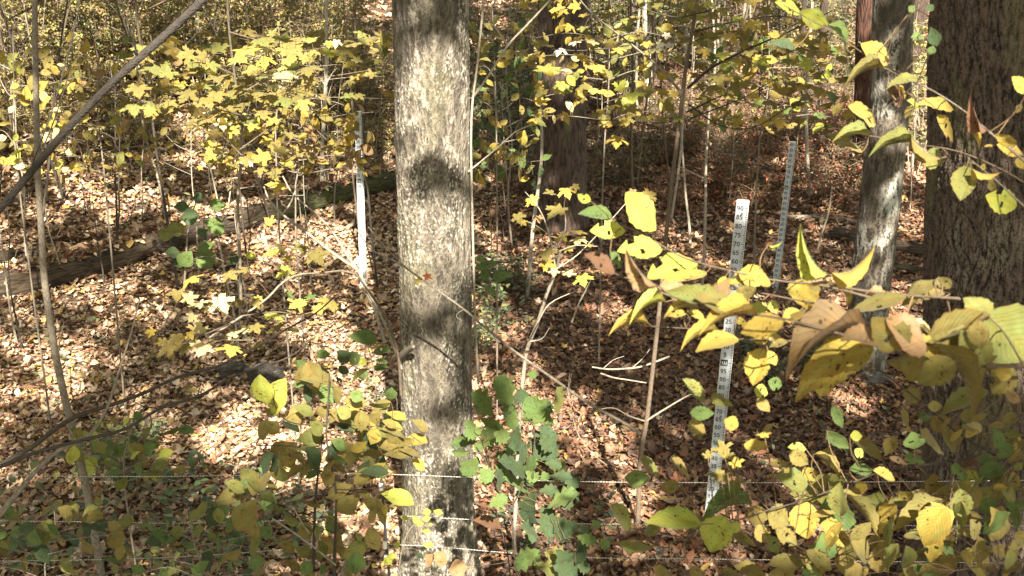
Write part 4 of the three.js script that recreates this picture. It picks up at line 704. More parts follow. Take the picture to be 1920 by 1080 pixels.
spray({ name: 'green_shoot', label: 'dark green serrated shoot beside the left of the grey trunk', category: 'shoot', seed: 13, scatter: 0.12, stemName: 'stem', reach: 120, mat: M.greyStick,
  twigs: [{ p: [[706, 800], [706, 750], [700, 690], [690, 650]], d: [4.6, 4.7], r: [2, 0.9] }, { p: [[702, 720], [670, 690], [640, 680], [600, 690]], d: [4.65, 4.5], r: [1.2, 0.7] }, { p: [[704, 740], [740, 740], [745, 780]], d: [4.6, 4.6], r: [1, 0.6] }],
  lists: [['beech', 480, 540, 0.25, '900 410 690 320 100 g; 690 560 620 460 100 d; 780 500 690 560 90 g; 830 570 760 540 60 l*; 880 480 1010 460 60 g; 990 560 890 545 40 g; 870 600 1000 590 55 g*; 1010 840 1015 745 80 g*; 460 480 550 520 70 g; 850 640 750 660 70 g; 400 640 560 620 70 d; 640 680 600 720 60 d; 330 660 480 650 60 d; 620 590 700 650 60 d; 960 940 1060 1010 80 g; 1080 940 1060 1085 60 g; 560 700 440 780 90 d; 880 1000 990 1060 60 g; 860 880 890 870 60 l*; 480 740 600 830 100 d'],
    ['beech', 480, 330, 0.25, '1640 690 1860 660 70 g; 1660 640 1710 600 60 g; 1680 760 1760 720 80 g; 1780 720 1870 780 80 g; 1800 750 1925 745 40 g; 1720 830 1800 900 50 g']] });
spray({ name: 'vine_sprig', label: 'tiny bright green vine sprig on the trunk foot by the middle fence strand', category: 'vine', seed: 14, scatter: 0.02, stemName: 'stem', reach: 60, mat: M.greyStick,
  twigs: [{ p: [[745, 1100], [752, 1040], [770, 990], [800, 970], [830, 955]], d: [4, 4.05], r: [1, 0.5] }, { p: [[752, 1040], [735, 1000], [728, 960]], d: [4, 4], r: [0.8, 0.5] }],
  lists: [['broad', 480, 810, 0.25, '1160 640 1080 650 30 l*; 1170 625 1230 690 50 l*; 1250 610 1310 590 45 l*; 1330 590 1400 610 40 l*; 1260 690 1190 680 40 l*; 1240 650 1310 650 40 l*; 1290 700 1325 690 20 l*; 1240 740 1310 750 30 l*; 1250 850 1330 840 45 l*; 1240 900 1220 960 45 d; 1000 560 960 620 40 g; 980 930 1050 930 40 l; 960 1000 1000 940 50 l; 1040 830 1080 870 50 l; 900 1000 860 1010 40 l']] });
spray({ name: 'brown_leaf_shoot', label: 'withered shoot with two hanging brown leaves right of the trunk foot', category: 'shoot', seed: 15, scatter: 0.04, stemName: 'stem', reach: 120, mat: M.darkStick,
  twigs: [{ p: [[960, 1110], [952, 1040], [938, 985], [930, 955]], d: [3.7, 3.8], r: [1.6, 0.8] }],
  lists: [['broad', 480, 810, 0.25, '1660 540 1810 565 55 b; 1625 660 1850 640 90 b'], ['broad', 480, 810, 0.25, '1270 920 1350 1000 90 t; 1430 1000 1350 910 70 t; 1440 1040 1580 1010 100 t']] });

// --- airy small-leaved saplings that veil the slopes
function veil(label, seed, foot, boxes, n, size, hues, ahead, kind = 'beech') {
  const r = rng(seed), [fx, fy] = foot, twigs = [], top = Math.min(...boxes.map((q) => q[1]));
  twigs.push({ p: [[fx, fy], [fx + r.range(-8, 8), lerp(fy, top, 0.35)], [fx + r.range(-14, 14), lerp(fy, top, 0.7)], [fx + r.range(-16, 16), top - 20]], d: [ahead, ahead], r: [2, 0.9], foot: true });
  for (const [x0, y0, x1, y1] of boxes) for (let k = 0; k < 5; k++) { const y = lerp(y0, y1, (k + 0.5) / 5), e = r() < 0.5 ? x0 : x1, sx = clamp(fx, x0, x1); twigs.push({ p: [[sx, y + 14], [lerp(sx, e, 0.5), y + r.range(-8, 10)], [e, y + r.range(-14, 14)]], d: [ahead + r.range(-0.2, 0.2), ahead + r.range(-0.6, 0.6)], r: [1, 0.5] }); if (sx > x0 + 30 && sx < x1 - 30) twigs.push({ p: [[sx, y + 20], [lerp(sx, x0 + x1 - e, 0.5), y + r.range(-8, 10)], [x0 + x1 - e, y + r.range(-14, 14)]], d: [ahead, ahead + r.range(-0.5, 0.5)], r: [1, 0.5] }); }
  return spray({ name: 'understory_sapling', label, category: 'sapling', seed: seed + 40, scatter: 0.2, stemName: 'stem', reach: 34, mat: M.greyStick, twigs, lists: boxes.map((q, k) => scattered(kind, seed * 3 + k, Math.round(n / boxes.length), q, size, hues)) });
}
veil('small-leaved yellow sapling veiling the bank at the far upper left', 201, [28, 360], [[-10, 70, 160, 330]], 110, [15, 28], 'y o l y o p*', 6.4);
veil('small-leaved gold sapling along horizontal twigs behind the left stake', 202, [560, 420], [[400, 210, 700, 320]], 130, [16, 30], 'y o y t o', 6.6);
veil('fine olive sapling between the diagonal bough and the shaded maple', 203, [190, 420], [[120, 120, 330, 330]], 110, [14, 26], 'o y t o v', 7);
veil('fine green-olive sapling screening the woods right of the grey trunk', 204, [930, 430], [[890, 40, 1020, 340]], 120, [16, 30], 'd o v g y o', 7);
veil('yellow maple sapling high behind the shaded maple, top left', 205, [520, 330], [[380, 60, 735, 190]], 90, [22, 40], 'o v o y o', 6, 'maple');
veil('fine yellow sapling screening the stout brown trunk', 206, [1130, 420], [[1000, 40, 1260, 230]], 100, [16, 30], 'o y v y p*', 8);
veil('olive sapling screening the woods behind the narrow stake top', 207, [1430, 380], [[1320, 60, 1600, 240]], 130, [15, 30], 'o v y o g l*', 8.5);
veil('low yellow-green sapling on the lower left bank by the dark forked branch', 208, [235, 900], [[130, 790, 330, 900]], 50, [20, 36], 'l g v g o', 4.9, 'broad');
veil('low dark green sapling at the bottom left corner', 209, [90, 1110], [[-20, 970, 230, 1080]], 40, [24, 46], 'o v d g v', 3.7, 'broad');
veil('low green sapling in shade at the bottom between the left edge and the olive shoot', 210, [370, 1110], [[260, 970, 480, 1080]], 46, [20, 40], 'd g v g v', 3.8, 'broad');

// --- bare dark boughs low on the left, leaning dead poles, slender stems
function pole(name, label, category, mat, twigs, seed = 1, group) { return spray({ name, label, category, mat, twigs: twigs.map((t) => ({ ...t, bare: true })), seed, stemName: 'stem', group }); }
pole('bare_branch', 'longer dark bare branch sweeping up from the left edge under the lit maple leaves', 'branch', M.darkStick, [
  { p: [[-60, 905], [0, 872], [60, 838], [110, 800], [150, 778], [212, 758], [267, 738], [332, 708], [410, 686], [480, 650], [547, 612], [592, 587], [632, 552]], d: [3.1, 3.3], r: [5.5, 1.2] }, { p: [[267, 738], [258, 732], [250, 724]], d: [3.2, 3.2], r: [1.5, 0.7] }, { p: [[150, 778], [135, 740], [132, 690]], d: [3.15, 3.2], r: [1.6, 0.8] }, { p: [[592, 587], [600, 600], [630, 600], [636, 616], [652, 600]], d: [3.28, 3.3], r: [0.9, 0.5] }]);
pole('bare_branch', 'lower dark bare branch parallel below the longer one, left side', 'branch', M.darkStick, [
  { p: [[-60, 895], [0, 875], [60, 851], [150, 826], [235, 804], [300, 766], [370, 744], [435, 707], [480, 690], [545, 668], [592, 630]], d: [2.9, 3.1], r: [4.5, 1] }, { p: [[300, 766], [270, 762], [250, 752]], d: [3, 3], r: [1.4, 0.7] }, { p: [[370, 744], [375, 725], [378, 712]], d: [3, 3], r: [1.4, 0.6] }, { p: [[545, 668], [550, 650], [553, 642]], d: [3.1, 3.1], r: [1, 0.6] }, { p: [[280, 775], [284, 792], [282, 800]], d: [3, 3], r: [1.2, 0.7] }]);
pole('bare_branch', 'dark forked branch slanting down to the lower left edge', 'branch', M.darkStick, [
  { p: [[-40, 1010], [0, 965], [40, 915], [75, 875], [110, 845], [170, 812], [200, 766], [225, 690], [247, 620], [262, 560]], d: [2.8, 3.3], r: [6, 1.2], mat: M.greyStick }]);
pole('overhanging_branch', 'thick dark bough crossing the upper left corner diagonally', 'branch', M.blackStick, [
  { p: [[-50, 445], [0, 392], [60, 320], [130, 238], [200, 166], [262, 108], [310, 66], [370, 10], [430, -50]], d: [2.6, 2.7], r: [7.6, 9] }, { p: [[256, 100], [252, 80], [249, 55], [246, 20]], d: [2.65, 2.6], r: [2, 1] }, { p: [[60, 310], [100, 200], [138, 60], [150, 0]], d: [2.9, 3], r: [1.6, 1] }]);
pole('leaning_pole', 'pale dead pole leaning right against the grey trunk, longest of the bundle', 'dead sapling', M.deadWood, [{ p: [[752, 692], [742, 660], [715, 595], [690, 545], [670, 505], [655, 485], [620, 430], [585, 395], [548, 362], [530, 330]], d: [4.95, 5.2], r: [3.6, 1.5] }, { p: [[670, 505], [625, 475], [580, 440], [530, 402], [505, 375], [495, 350]], d: [4.97, 5.1], r: [3.4, 1.4] }, { p: [[530, 402], [545, 380], [556, 352], [562, 340]], d: [5.1, 5.1], r: [2, 1] }]);
pole('leaning_pole', 'shorter pale dead pole beside the long one, left of trunk', 'dead sapling', M.deadWood, [{ p: [[722, 642], [712, 610], [700, 575], [690, 552]], d: [4.95, 5.05], r: [3.8, 3] }]);
pole('slender_sapling', 'bare slender sapling, pale below and dark above, near the left edge', 'sapling', M.greyStick, [{ p: [[172, 935], [150, 860], [128, 775], [105, 670], [92, 590], [82, 510], [78, 440], [71, 330], [68, 200], [66, 70], [64, -60]], d: [5.0, 5.0], r: [7.5, 5], foot: true }, { p: [[70, 300], [100, 230], [130, 130], [138, 60]], d: [5, 5.1], r: [1.6, 0.8] }, { p: [[78, 420], [85, 360], [90, 320]], d: [5, 5], r: [1.8, 0.8] }, { p: [[108, 690], [112, 640], [120, 605]], d: [5, 5], r: [2.2, 0.8] }]);
pole('slender_sapling', 'pale slender stem clinging to the right side of the grey trunk', 'sapling', M.paleStick, [{ p: [[897, 720], [891, 600], [887, 460], [884, 330], [883, 260], [886, 190], [894, 130], [905, 20], [910, -40]], d: [5.1, 5.1], r: [2.4, 2.4] }, { p: [[884, 185], [900, 165], [930, 120], [952, 85], [985, 50], [1015, 18], [1040, -10]], d: [5.15, 5.2], r: [2.7, 1.8] }, { p: [[878, 322], [905, 300], [935, 275], [970, 245], [1005, 232]], d: [5.1, 5.15], r: [2, 0.8] }, { p: [[952, 85], [920, 30], [940, -20]], d: [5.2, 5.2], r: [2, 1.4] }]);
pole('slender_sapling', 'thin straight pale stem behind the top of the left stake', 'sapling', M.paleStick, [{ p: [[603, 355], [604, 280], [609, 200], [612, 110], [612, 60], [613, -20]], d: 'foot', r: [4, 3], foot: true }, { p: [[610, 160], [595, 140], [588, 128]], d: 'stem', r: [1.4, 0.7] }, { p: [[610, 160], [625, 135], [632, 128]], d: 'stem', r: [1.4, 0.7] }]);
pole('slender_sapling', 'pale stem standing on the shaded floor left of the leaning seedling', 'sapling', M.paleStick, [{ p: [[988, 560], [993, 500], [1000, 420], [1012, 330], [1016, 280], [1014, 200]], d: 'foot', r: [4, 2.6], foot: true }]);
pole('slender_sapling', 'white-barked thin stem left of the numbered stake, upper part lit', 'sapling', M.paleStick, [{ p: [[1316, 560], [1320, 470], [1323, 380], [1323, 330], [1325, 280], [1328, 230], [1335, 150]], d: 'foot', r: [2.8, 2], foot: true }, { p: [[1322, 335], [1300, 325], [1270, 310]], d: 'stem', r: [1.8, 0.8] }]);
pole('slender_sapling', 'slim pale stem just right of the maple sapling stem, mid height', 'sapling', M.paleStick, [{ p: [[1295, 465], [1292, 420], [1286, 370], [1282, 320], [1278, 260]], d: 'foot', r: [2.6, 1.8], foot: true }, { p: [[1293, 465], [1270, 468], [1235, 470]], d: 'stem', r: [1.6, 0.8] }]);
pole('slender_sapling', 'thin pale dead stem right of the narrow shaded stake', 'sapling', M.deadWood, [{ p: [[1532, 470], [1540, 440], [1553, 400], [1560, 350]], d: 'foot', r: [2.4, 1.4], foot: true }]);
pole('dead_twig', 'white dead twigs lying on the shaded litter left of the stake', 'twig', M.deadWood, [{ p: [[1110, 688], [1135, 692], [1160, 692], [1200, 688], [1230, 678], [1256, 668]], d: [5.75, 5.8], r: [1.6, 2] }, { p: [[1126, 700], [1150, 708], [1175, 712], [1212, 718]], d: [5.7, 5.65], r: [2, 1.2] }, { p: [[1185, 690], [1205, 672], [1218, 655]], d: [5.78, 5.8], r: [1.2, 0.7] }, { p: [[1130, 692], [1150, 675], [1170, 668]], d: [5.75, 5.8], r: [1, 0.6] }]);
pole('dead_twig', 'straight pale dead twig stuck up through the shaded litter', 'twig', M.deadWood, [{ p: [[1072, 605], [1085, 570], [1098, 545], [1110, 520]], d: [6.6, 6.7], r: [2, 1] }]);
pole('dead_stick', 'broken grey stick poking up at the lower middle edge', 'stick', M.greyStick, [{ p: [[636, 1100], [650, 1060], [658, 1040], [666, 1027]], d: [3.3, 3.3], r: [7, 6] }]);
pole('dead_stick', 'thin pale dead stick slanting through the olive shoot', 'stick', M.deadWood, [{ p: [[510, 972], [535, 988], [556, 1002], [600, 1035], [630, 1060]], d: [3, 3.05], r: [2, 1.6] }, { p: [[550, 950], [563, 975], [580, 1000]], d: [3, 3], r: [1.4, 1] }]);
// stub of a lost limb on the grey trunk
{
  const a = at(752, 668, 5.02), b = at(776, 650, 4.86), o = thing('branch_stub', 'short dead limb stub with dark broken end on the grey trunk', 'branch stub', a);
  new Gather(a).tube([a, a.clone().lerp(b, 0.5).add(V(0, 0.005, 0)), b], [0.02, 0.016, 0.012], 12).build('stub', M.greyStick, o);
  sunOn(b, 0.1);
}

// ---------------------------------------------------------------- understorey behind
const place = rng(909);
const foliageMat = new THREE.MeshPhysicalMaterial({ vertexColors: true, roughness: 0.8, transmission: 0.3, thickness: 0, map: TEX.ovate[0] });
function shrubKind(seed, height, spread, stems, leaves, leafSize, hues, stemMat) {
  const r = rng(seed), o = new THREE.Group(), wood = new Gather(), leaf = new Gather(), tips = [], q = new THREE.Quaternion(), e = new THREE.Euler();
  for (let k = 0; k < stems; k++) {
    const a = r() * 6.28, h = height * r.range(0.6, 1.05), dx = Math.cos(a) * spread * r(), dz = Math.sin(a) * spread * r(), p = [V(dx * 0.1, -0.05, dz * 0.1), V(dx * 0.5, h * 0.5, dz * 0.5), V(dx, h, dz)];
    wood.tube(p, [0.008, 0.006, 0.003], 5);
    for (let b = 0; b < 6; b++) {
      const t = r.range(0, 1), s = t < 0.4 ? p[0].clone().lerp(p[1], 0.4 + 1.5 * t) : p[1].clone().lerp(p[2], (t - 0.4) / 0.6), f = s.clone().add(V(r.range(-1, 1) * spread * 0.7, r.range(-0.05, 0.25) * height * 0.5, r.range(-1, 1) * spread * 0.7));
      wood.tube([s, s.clone().lerp(f, 0.5).add(V(0, 0.04, 0)), f], [0.004, 0.003, 0.0015], 4);
      tips.push([s, f]);
    }
  }
  for (let k = 0; k < leaves; k++) {
    const [s, f] = r.pick(tips), c = s.clone().lerp(f, r.range(0.1, 1.1)).add(V(r.range(-1, 1), r.range(-0.8, 0.5), r.range(-1, 1)).multiplyScalar(leafSize * 0.9)), z = leafSize * r.range(0.6, 1.2);
    e.set(-Math.PI / 2 + r.range(-0.7, 0.9), r() * 6.28, r.range(-0.5, 0.5), 'YXZ');
    const hue = HUE[r.pick(hues)], v = r.range(0.7, 1.1); leaf.tint = hue.map((x) => x * v);
    leaf.shape(r.pick(SHAPES.far), new THREE.Matrix4().compose(c, q.setFromEuler(e), V(z, z, z)));
  }
  wood.build('stems', stemMat, o);
  leaf.build('foliage', foliageMat, o).userData.kind = 'stuff';
  o.name = 'shrub';
  return o;
}
const kinds = {
  yellow: shrubKind(1, 1.5, 0.6, 4, 420, 0.075, ['y', 'o', 'o', 'y', 't', 'v'], M.greyStick), yellowTall: shrubKind(2, 2.4, 0.8, 4, 520, 0.08, ['y', 'o', 'y', 'v', 'o'], M.greyStick),
  green: shrubKind(3, 1.3, 0.7, 5, 460, 0.075, ['d', 'g', 'd', 'v', 'o', 'g'], M.brownStick), greenLow: shrubKind(4, 0.45, 0.3, 5, 90, 0.075, ['d', 'g', 'g', 'v'], M.brownStick),
  red: shrubKind(5, 0.6, 0.5, 7, 420, 0.042, ['r', 'b', 'r', 't', 'b'], M.redTwig), russet: shrubKind(6, 1.2, 0.6, 5, 380, 0.07, ['b', 't', 'o', 'b', 'y'], M.brownStick),
  gold: shrubKind(7, 1.7, 0.8, 5, 560, 0.075, ['l', 'y', 'y', 'g', 'l', 'p'], M.paleStick),
};
Object.assign(kinds, {
  thicket: shrubKind(8, 1.2, 0.8, 5, 1000, 0.045, ['t', 'y', 'o', 'p', 'y', 'l', 'y'], M.brownStick), thicketTall: shrubKind(9, 2.0, 0.9, 5, 1200, 0.05, ['o', 'y', 'l', 'v', 'y', 't'], M.brownStick),
  dull: shrubKind(10, 0.7, 0.6, 6, 500, 0.04, ['b', 'g', 't', 'o', 'r', 'd'], M.brownStick), dullTall: shrubKind(11, 1.6, 0.9, 6, 900, 0.05, ['g', 'y', 'v', 'o', 't', 'g'], M.brownStick),
});
const usedKinds = new Set();
function shrub(kind, name, label, group, x, z, size, turn) {
  const pos = V(x, groundAt(x, z), z);
  let o = kinds[kind];
  const src = usedKinds.has(kind) ? o.clone() : o; usedKinds.add(kind);
  src.name = numbered(name); src.position.copy(pos); src.rotation.y = turn; src.scale.setScalar(size);
  tag(src, label, 'shrub', group); scene.add(src);
}
const said = new Set();
const LANDMARK = [[60, 'at the left edge'], [150, 'by the slender left sapling'], [260, 'beyond the diagonal bough'], [350, 'left of the shaded maple'], [450, 'behind the shaded maple'], [540, 'right of the shaded maple'], [612, 'left of the straight pale stem'], [680, 'behind the left stake'], [750, 'against the grey trunk, left'], [950, 'just right of the grey trunk'], [1020, 'left of the stout brown trunk'], [1100, 'at the stout brown trunk'], [1170, 'right of the stout brown trunk'], [1230, 'by the pale stem pair'], [1300, 'at the maple sapling stem'], [1370, 'past the maple sapling stem'], [1440, 'above the numbered stake'], [1500, 'by the narrow stake'], [1560, 'past the narrow stake'], [1640, 'at the red trunk'], [1720, 'beside the lichen tree'], [9999, 'against the furrowed tree']];
const whereabouts = (px, py, y0, y1) => LANDMARK.find(([x]) => px < x)[1] + ', ' + ['uppermost', 'upper', 'middle', 'lower', 'lowest'][clamp(Math.floor((py - y0) / (y1 - y0) * 5), 0, 4)];
// boxes are where the shrubs' feet stand in the photograph
function shrubs(n, kind, name, label, group, [x0, y0, x1, y1], [s0, s1], keep) {
  for (let k = 0, tries = 0; k < n && tries < n * 20; tries++) {
    const px = place.range(x0, x1), py = place.range(y0, y1), p = onGround(px, py);
    if (-p.z > 60 || (keep && !keep(px, py, p))) continue;
    const full = label + ' ' + whereabouts(px, py, y0, y1);
    if (said.has(full)) continue;
    said.add(full);
    shrub(kind, name, full, group, p.x, p.z, place.range(s0, s1), place() * 6.28); k++;
  }
}
shrubs(11, 'yellow', 'yellow_shrub', 'thin yellow-leaved shrub on left bank', 'yellow shrubs on the left bank', [-40, 150, 720, 270], [0.6, 1.1]);
shrubs(9, 'yellowTall', 'tall_yellow_shrub', 'tall loose yellow shrub', 'tall yellow shrubs on the left bank', [-40, 60, 700, 200], [0.7, 1.1]);
shrubs(6, 'russet', 'russet_shrub', 'russet-leaved shrub on left bank', 'russet shrubs on the left bank', [0, 140, 720, 300], [0.6, 1.0]);
shrubs(7, 'green', 'green_shrub', 'dark green shaded shrub', 'dark green shrubs behind the grey trunk', [890, 170, 1020, 330], [0.6, 1.0]);
shrubs(10, 'green', 'green_shrub', 'green shrub far back', 'green shrubs far back', [1080, 60, 1600, 190], [0.8, 1.4]);
shrubs(9, 'yellowTall', 'tall_yellow_shrub', 'tall yellow shrub far back', 'tall yellow shrubs far back', [1080, 20, 1600, 160], [0.8, 1.3]);
shrubs(9, 'gold', 'golden_shrub', 'sunlit golden shrub', 'golden shrubs in the right gap', [1660, 60, 1800, 330], [0.6, 1.2]);
shrubs(20, 'red', 'red_shrub', 'low red-leaved shrub', 'red shrubs behind the stakes', [1270, 235, 1600, 395], [0.8, 1.3]);
shrubs(8, 'russet', 'russet_shrub', 'russet shrub on shaded slope', 'russet shrubs on the middle slope', [1090, 180, 1500, 300], [0.5, 0.8]);
shrubs(6, 'greenLow', 'green_seedling', 'low green seedling on shaded floor', 'green seedlings right of the grey trunk', [895, 500, 1000, 680], [0.6, 1.0]);
shrubs(5, 'greenLow', 'green_seedling', 'low green seedling behind beech boughs', 'green seedlings behind the beech boughs', [1260, 560, 1560, 760], [0.5, 0.8]);
shrubs(4, 'greenLow', 'green_seedling', 'low bright seedling on lower left bank', 'green seedlings on the lower left bank', [150, 840, 300, 930], [0.5, 0.7]);
shrubs(5, 'green', 'green_shrub', 'small green shrub on left bank', 'green shrubs on the left bank', [0, 90, 640, 220], [0.5, 0.8]);

shrubs(46, 'thicket', 'thicket_shrub', 'twiggy tan-yellow thicket shrub', 'thicket shrubs on the left bank', [-40, 130, 730, 340], [0.5, 1.1]);
shrubs(30, 'thicketTall', 'tall_thicket_shrub', 'taller twiggy olive thicket shrub', 'tall thicket shrubs on the left bank', [-40, 60, 730, 230], [0.7, 1.1]);
shrubs(34, 'dull', 'dull_shrub', 'low brown-green twiggy shrub', 'low dull shrubs on the middle slope', [895, 190, 1600, 380], [0.6, 1.1]);
shrubs(26, 'dullTall', 'tall_dull_shrub', 'tall dull olive shrub', 'tall dull shrubs at the upper middle', [895, 40, 1600, 230], [0.7, 1.2]);
shrubs(10, 'gold', 'golden_shrub', 'golden sunlit shrub among trunks', 'golden shrubs in the middle woods', [1080, 10, 1600, 130], [0.8, 1.3]);

// bare slender stems everywhere in the background
function stemKind(seed, height, r0, mat, twigs) {
  const r = rng(seed), o = new THREE.Group(), g = new Gather(), p = [V(0, -0.1, 0)];
  let x = 0, z = 0; for (let k = 1; k <= 5; k++) { x += r.range(-0.06, 0.06) * height * 0.4; z += r.range(-0.05, 0.05) * height * 0.4; p.push(V(x, height * k / 5, z)); }
  g.tube(p, p.map((_, k) => r0 * (1 - k * 0.14)), 6);
  g.build('stem', mat, o);
  const c = new THREE.CatmullRomCurve3(p);
  for (let k = 0; k < twigs; k++) { const s = c.getPoint(r.range(0.25, 0.95)), a = r() * 6.28, l = height * r.range(0.1, 0.25); new Gather().tube([s, s.clone().add(V(Math.cos(a) * l * 0.5, l * 0.25, Math.sin(a) * l * 0.5)), s.clone().add(V(Math.cos(a) * l, l * r.range(0.3, 0.9), Math.sin(a) * l))], [r0 * 0.45, r0 * 0.35, r0 * 0.15], 4).build('twig', mat, o); }
  return o;
}
const stemKinds = [stemKind(1, 2.2, 0.011, M.greyStick, 3), stemKind(2, 1.5, 0.008, M.paleStick, 4), stemKind(3, 3.2, 0.015, M.brownStick, 3), stemKind(4, 1.1, 0.007, M.darkStick, 3), stemKind(5, 4.5, 0.022, M.paleStick, 3), stemKind(6, 2.6, 0.013, M.darkStick, 4)];
const usedStems = new Set();
function bareStems(n, which, label, group, [x0, y0, x1, y1], lean, keep) {
  for (let k = 0, tries = 0; k < n && tries < n * 20; tries++) {
    const px = place.range(x0, x1), py = place.range(y0, y1), p = onGround(px, py), w = place.pick(which);
    if (-p.z > 60 || (keep && !keep(px, py))) continue;
    const full = label + ' ' + whereabouts(px, py, y0, y1);
    if (said.has(full)) continue;
    said.add(full);
    const o = usedStems.has(w) ? stemKinds[w].clone() : stemKinds[w]; usedStems.add(w);
    o.name = numbered('bare_sapling'); tag(o, full, 'sapling', group); o.position.copy(p); o.rotation.set(place.range(-lean, lean), place() * 6.28, place.range(-lean, lean)); o.scale.setScalar(place.range(0.7, 1.25)); scene.add(o); k++;
  }
}
bareStems(44, [0, 1, 1, 2, 3, 5], 'thin bare sapling on sunny bank', 'bare saplings on the left bank', [-20, 200, 720, 560], 0.22);
bareStems(8, [1, 3], 'short bare sapling below long log', 'bare saplings below the long log', [0, 560, 640, 800], 0.25, (x, y) => x < 560);
bareStems(20, [1, 2, 4, 5], 'thin bare sapling on shaded slope', 'bare saplings on the middle slope', [1090, 170, 1600, 420], 0.14);
bareStems(22, [2, 4, 4, 5], 'tall thin stem far back', 'thin stems far back', [1060, 30, 1600, 170], 0.08);
bareStems(8, [1, 4], 'thin pale stem in bright gap', 'thin pale stems in the right gap', [1690, 90, 1780, 400], 0.1);
bareStems(10, [0, 1, 3], 'thin bare sapling in shade', 'bare saplings right of the grey trunk', [895, 250, 1010, 520], 0.2);

// distant trunks
{
  const mats = [M.brownBark, M.lichenBark, M.brownBark], barks = [brownBark, lichenBark, brownBark], radii = [0.14, 0.09, 0.2], protos = mats.map((m, k) => {
    const o = new THREE.Group(), pts = [V(0, -0.2, 0), V(0.05 * k, 4, 0.1), V(0.25 - 0.2 * k, 12, -0.2)];
    part('trunk', trunkGeometry(pts, (y) => radii[k] * (1 - 0.035 * y) + radii[k] * 0.4 * Math.exp(-y / 0.3), barks[k], { cols: 20, step: 0.25, relief: radii[k] * 0.1, base: V(0, 0, 0) }), m, o);
    const r = rng(k + 60), g = new Gather(), q = new THREE.Quaternion(), e = new THREE.Euler();
    for (let i = 0; i < 260; i++) { const a = r() * 6.28, rad = 2.6 * Math.sqrt(r()), s = r.range(0.25, 0.5), hue = HUE[r.pick(['y', 'o', 'v', 'o'])]; g.tint = hue; e.set(r.range(-2, 2), r() * 6.28, r.range(-2, 2)); g.shape(r.pick(SHAPES.far), new THREE.Matrix4().compose(V(Math.cos(a) * rad, r.range(7, 13), Math.sin(a) * rad), q.setFromEuler(e), V(s, s, s))); }
    g.build('crown', foliageMat, o).userData.kind = 'stuff';
    return o;
  });
  const r = rng(321); let used = [false, false, false];
  const put = (what, group, x, z) => { const label = what + ' ' + LANDMARK.find(([q]) => pixelOf(V(x, groundAt(x, z) + 1.2, z))[0] < q)[1] + (z > -28 ? ', fairly near' : z > -40 ? ', far' : ', very far'); if (said.has(label)) return; said.add(label); const k = Math.floor(r() * 3), o = used[k] ? protos[k].clone() : protos[k]; used[k] = true; o.name = numbered('forest_tree'); tag(o, label, 'tree', group); o.position.set(x, groundAt(x, z), z); o.rotation.y = r() * 6.28; o.scale.setScalar(r.range(0.7, 1.3)); scene.add(o); };
  for (let k = 0; k < 26; k++) { const d = r.range(20, 58); put('distant trunk in the woods', 'distant trunks in the woods', d * r.range(0.02, 0.5), -d); }
  for (let k = 0; k < 8; k++) { const d = r.range(19, 40); put('distant trunk up the left bank', 'distant trunks on the left bank', d * r.range(-0.5, -0.14), -d); }
}

// ---------------------------------------------------------------- low green growth on the floor
{
  const r = rng(555), list = [], m = new THREE.Matrix4(), q = new THREE.Quaternion(), e = new THREE.Euler();
  const add = (px, py, size, hue, high) => {
    const p = onGround(px, py), s = size * r.range(0.6, 1.3);
    e.set(-Math.PI / 2 + r.range(-0.3, 0.9), r() * 6.28, r.range(-0.4, 0.4), 'YXZ');
    p.y += r.range(0.03, high);
    list.push([m.compose(p, q.setFromEuler(e), V(s, s, s)).clone(), HUE[hue].map((v) => v * r.range(0.7, 1.1))]);
  };
  const cluster = (n, x, y, w, h, size, hues, high) => { for (let k = 0; k < n; k++) { const a = r() * 6.28, t = Math.sqrt(r()); add(x + Math.cos(a) * w * t, y + Math.sin(a) * h * t, size, r.pick(hues), high); } };
  cluster(520, 300, 1030, 340, 130, 0.065, ['d', 'g', 'v', 'o', 'd', 'b'], 0.32); cluster(220, 420, 1000, 160, 80, 0.055, ['d', 'g', 'g'], 0.28); cluster(110, 80, 1050, 160, 60, 0.07, ['o', 'v', 'd', 't'], 0.4); cluster(40, 225, 880, 40, 50, 0.06, ['l', 'g', 'g'], 0.3);
  cluster(160, 300, 700, 330, 130, 0.05, ['v', 'o', 'g', 't', 'y'], 0.25); cluster(260, 340, 330, 380, 130, 0.06, ['y', 'o', 'v', 't', 'g'], 0.45); cluster(60, 1450, 640, 130, 90, 0.05, ['d', 'g'], 0.2); cluster(60, 950, 570, 50, 90, 0.06, ['d', 'g', 'd'], 0.25); cluster(120, 950, 260, 70, 100, 0.07, ['d', 'g', 'v'], 0.5); cluster(120, 1300, 300, 260, 90, 0.06, ['d', 'g', 'r'], 0.3); cluster(70, 720, 780, 70, 90, 0.05, ['g', 'd', 'l'], 0.3); cluster(90, 1040, 1010, 120, 80, 0.05, ['d', 'g'], 0.25); cluster(40, 1560, 880, 150, 90, 0.05, ['d', 'g'], 0.2); cluster(50, 640, 900, 90, 140, 0.05, ['g', 'd', 'v'], 0.4);
  const im = shadowed(new THREE.InstancedMesh(SHAPES.broad[0], new THREE.MeshPhysicalMaterial({ map: TEX.ovate[0], roughness: 0.8, transmission: 0.3, thickness: 0 }), list.length));
  list.forEach(([mm, c], k) => { im.setMatrixAt(k, mm); im.setColorAt(k, rgb(c)); });
  im.name = 'undergrowth'; im.userData = { kind: 'stuff', label: 'scattered low green leaves growing through the leaf litter', category: 'undergrowth' };
  scene.add(im);
}

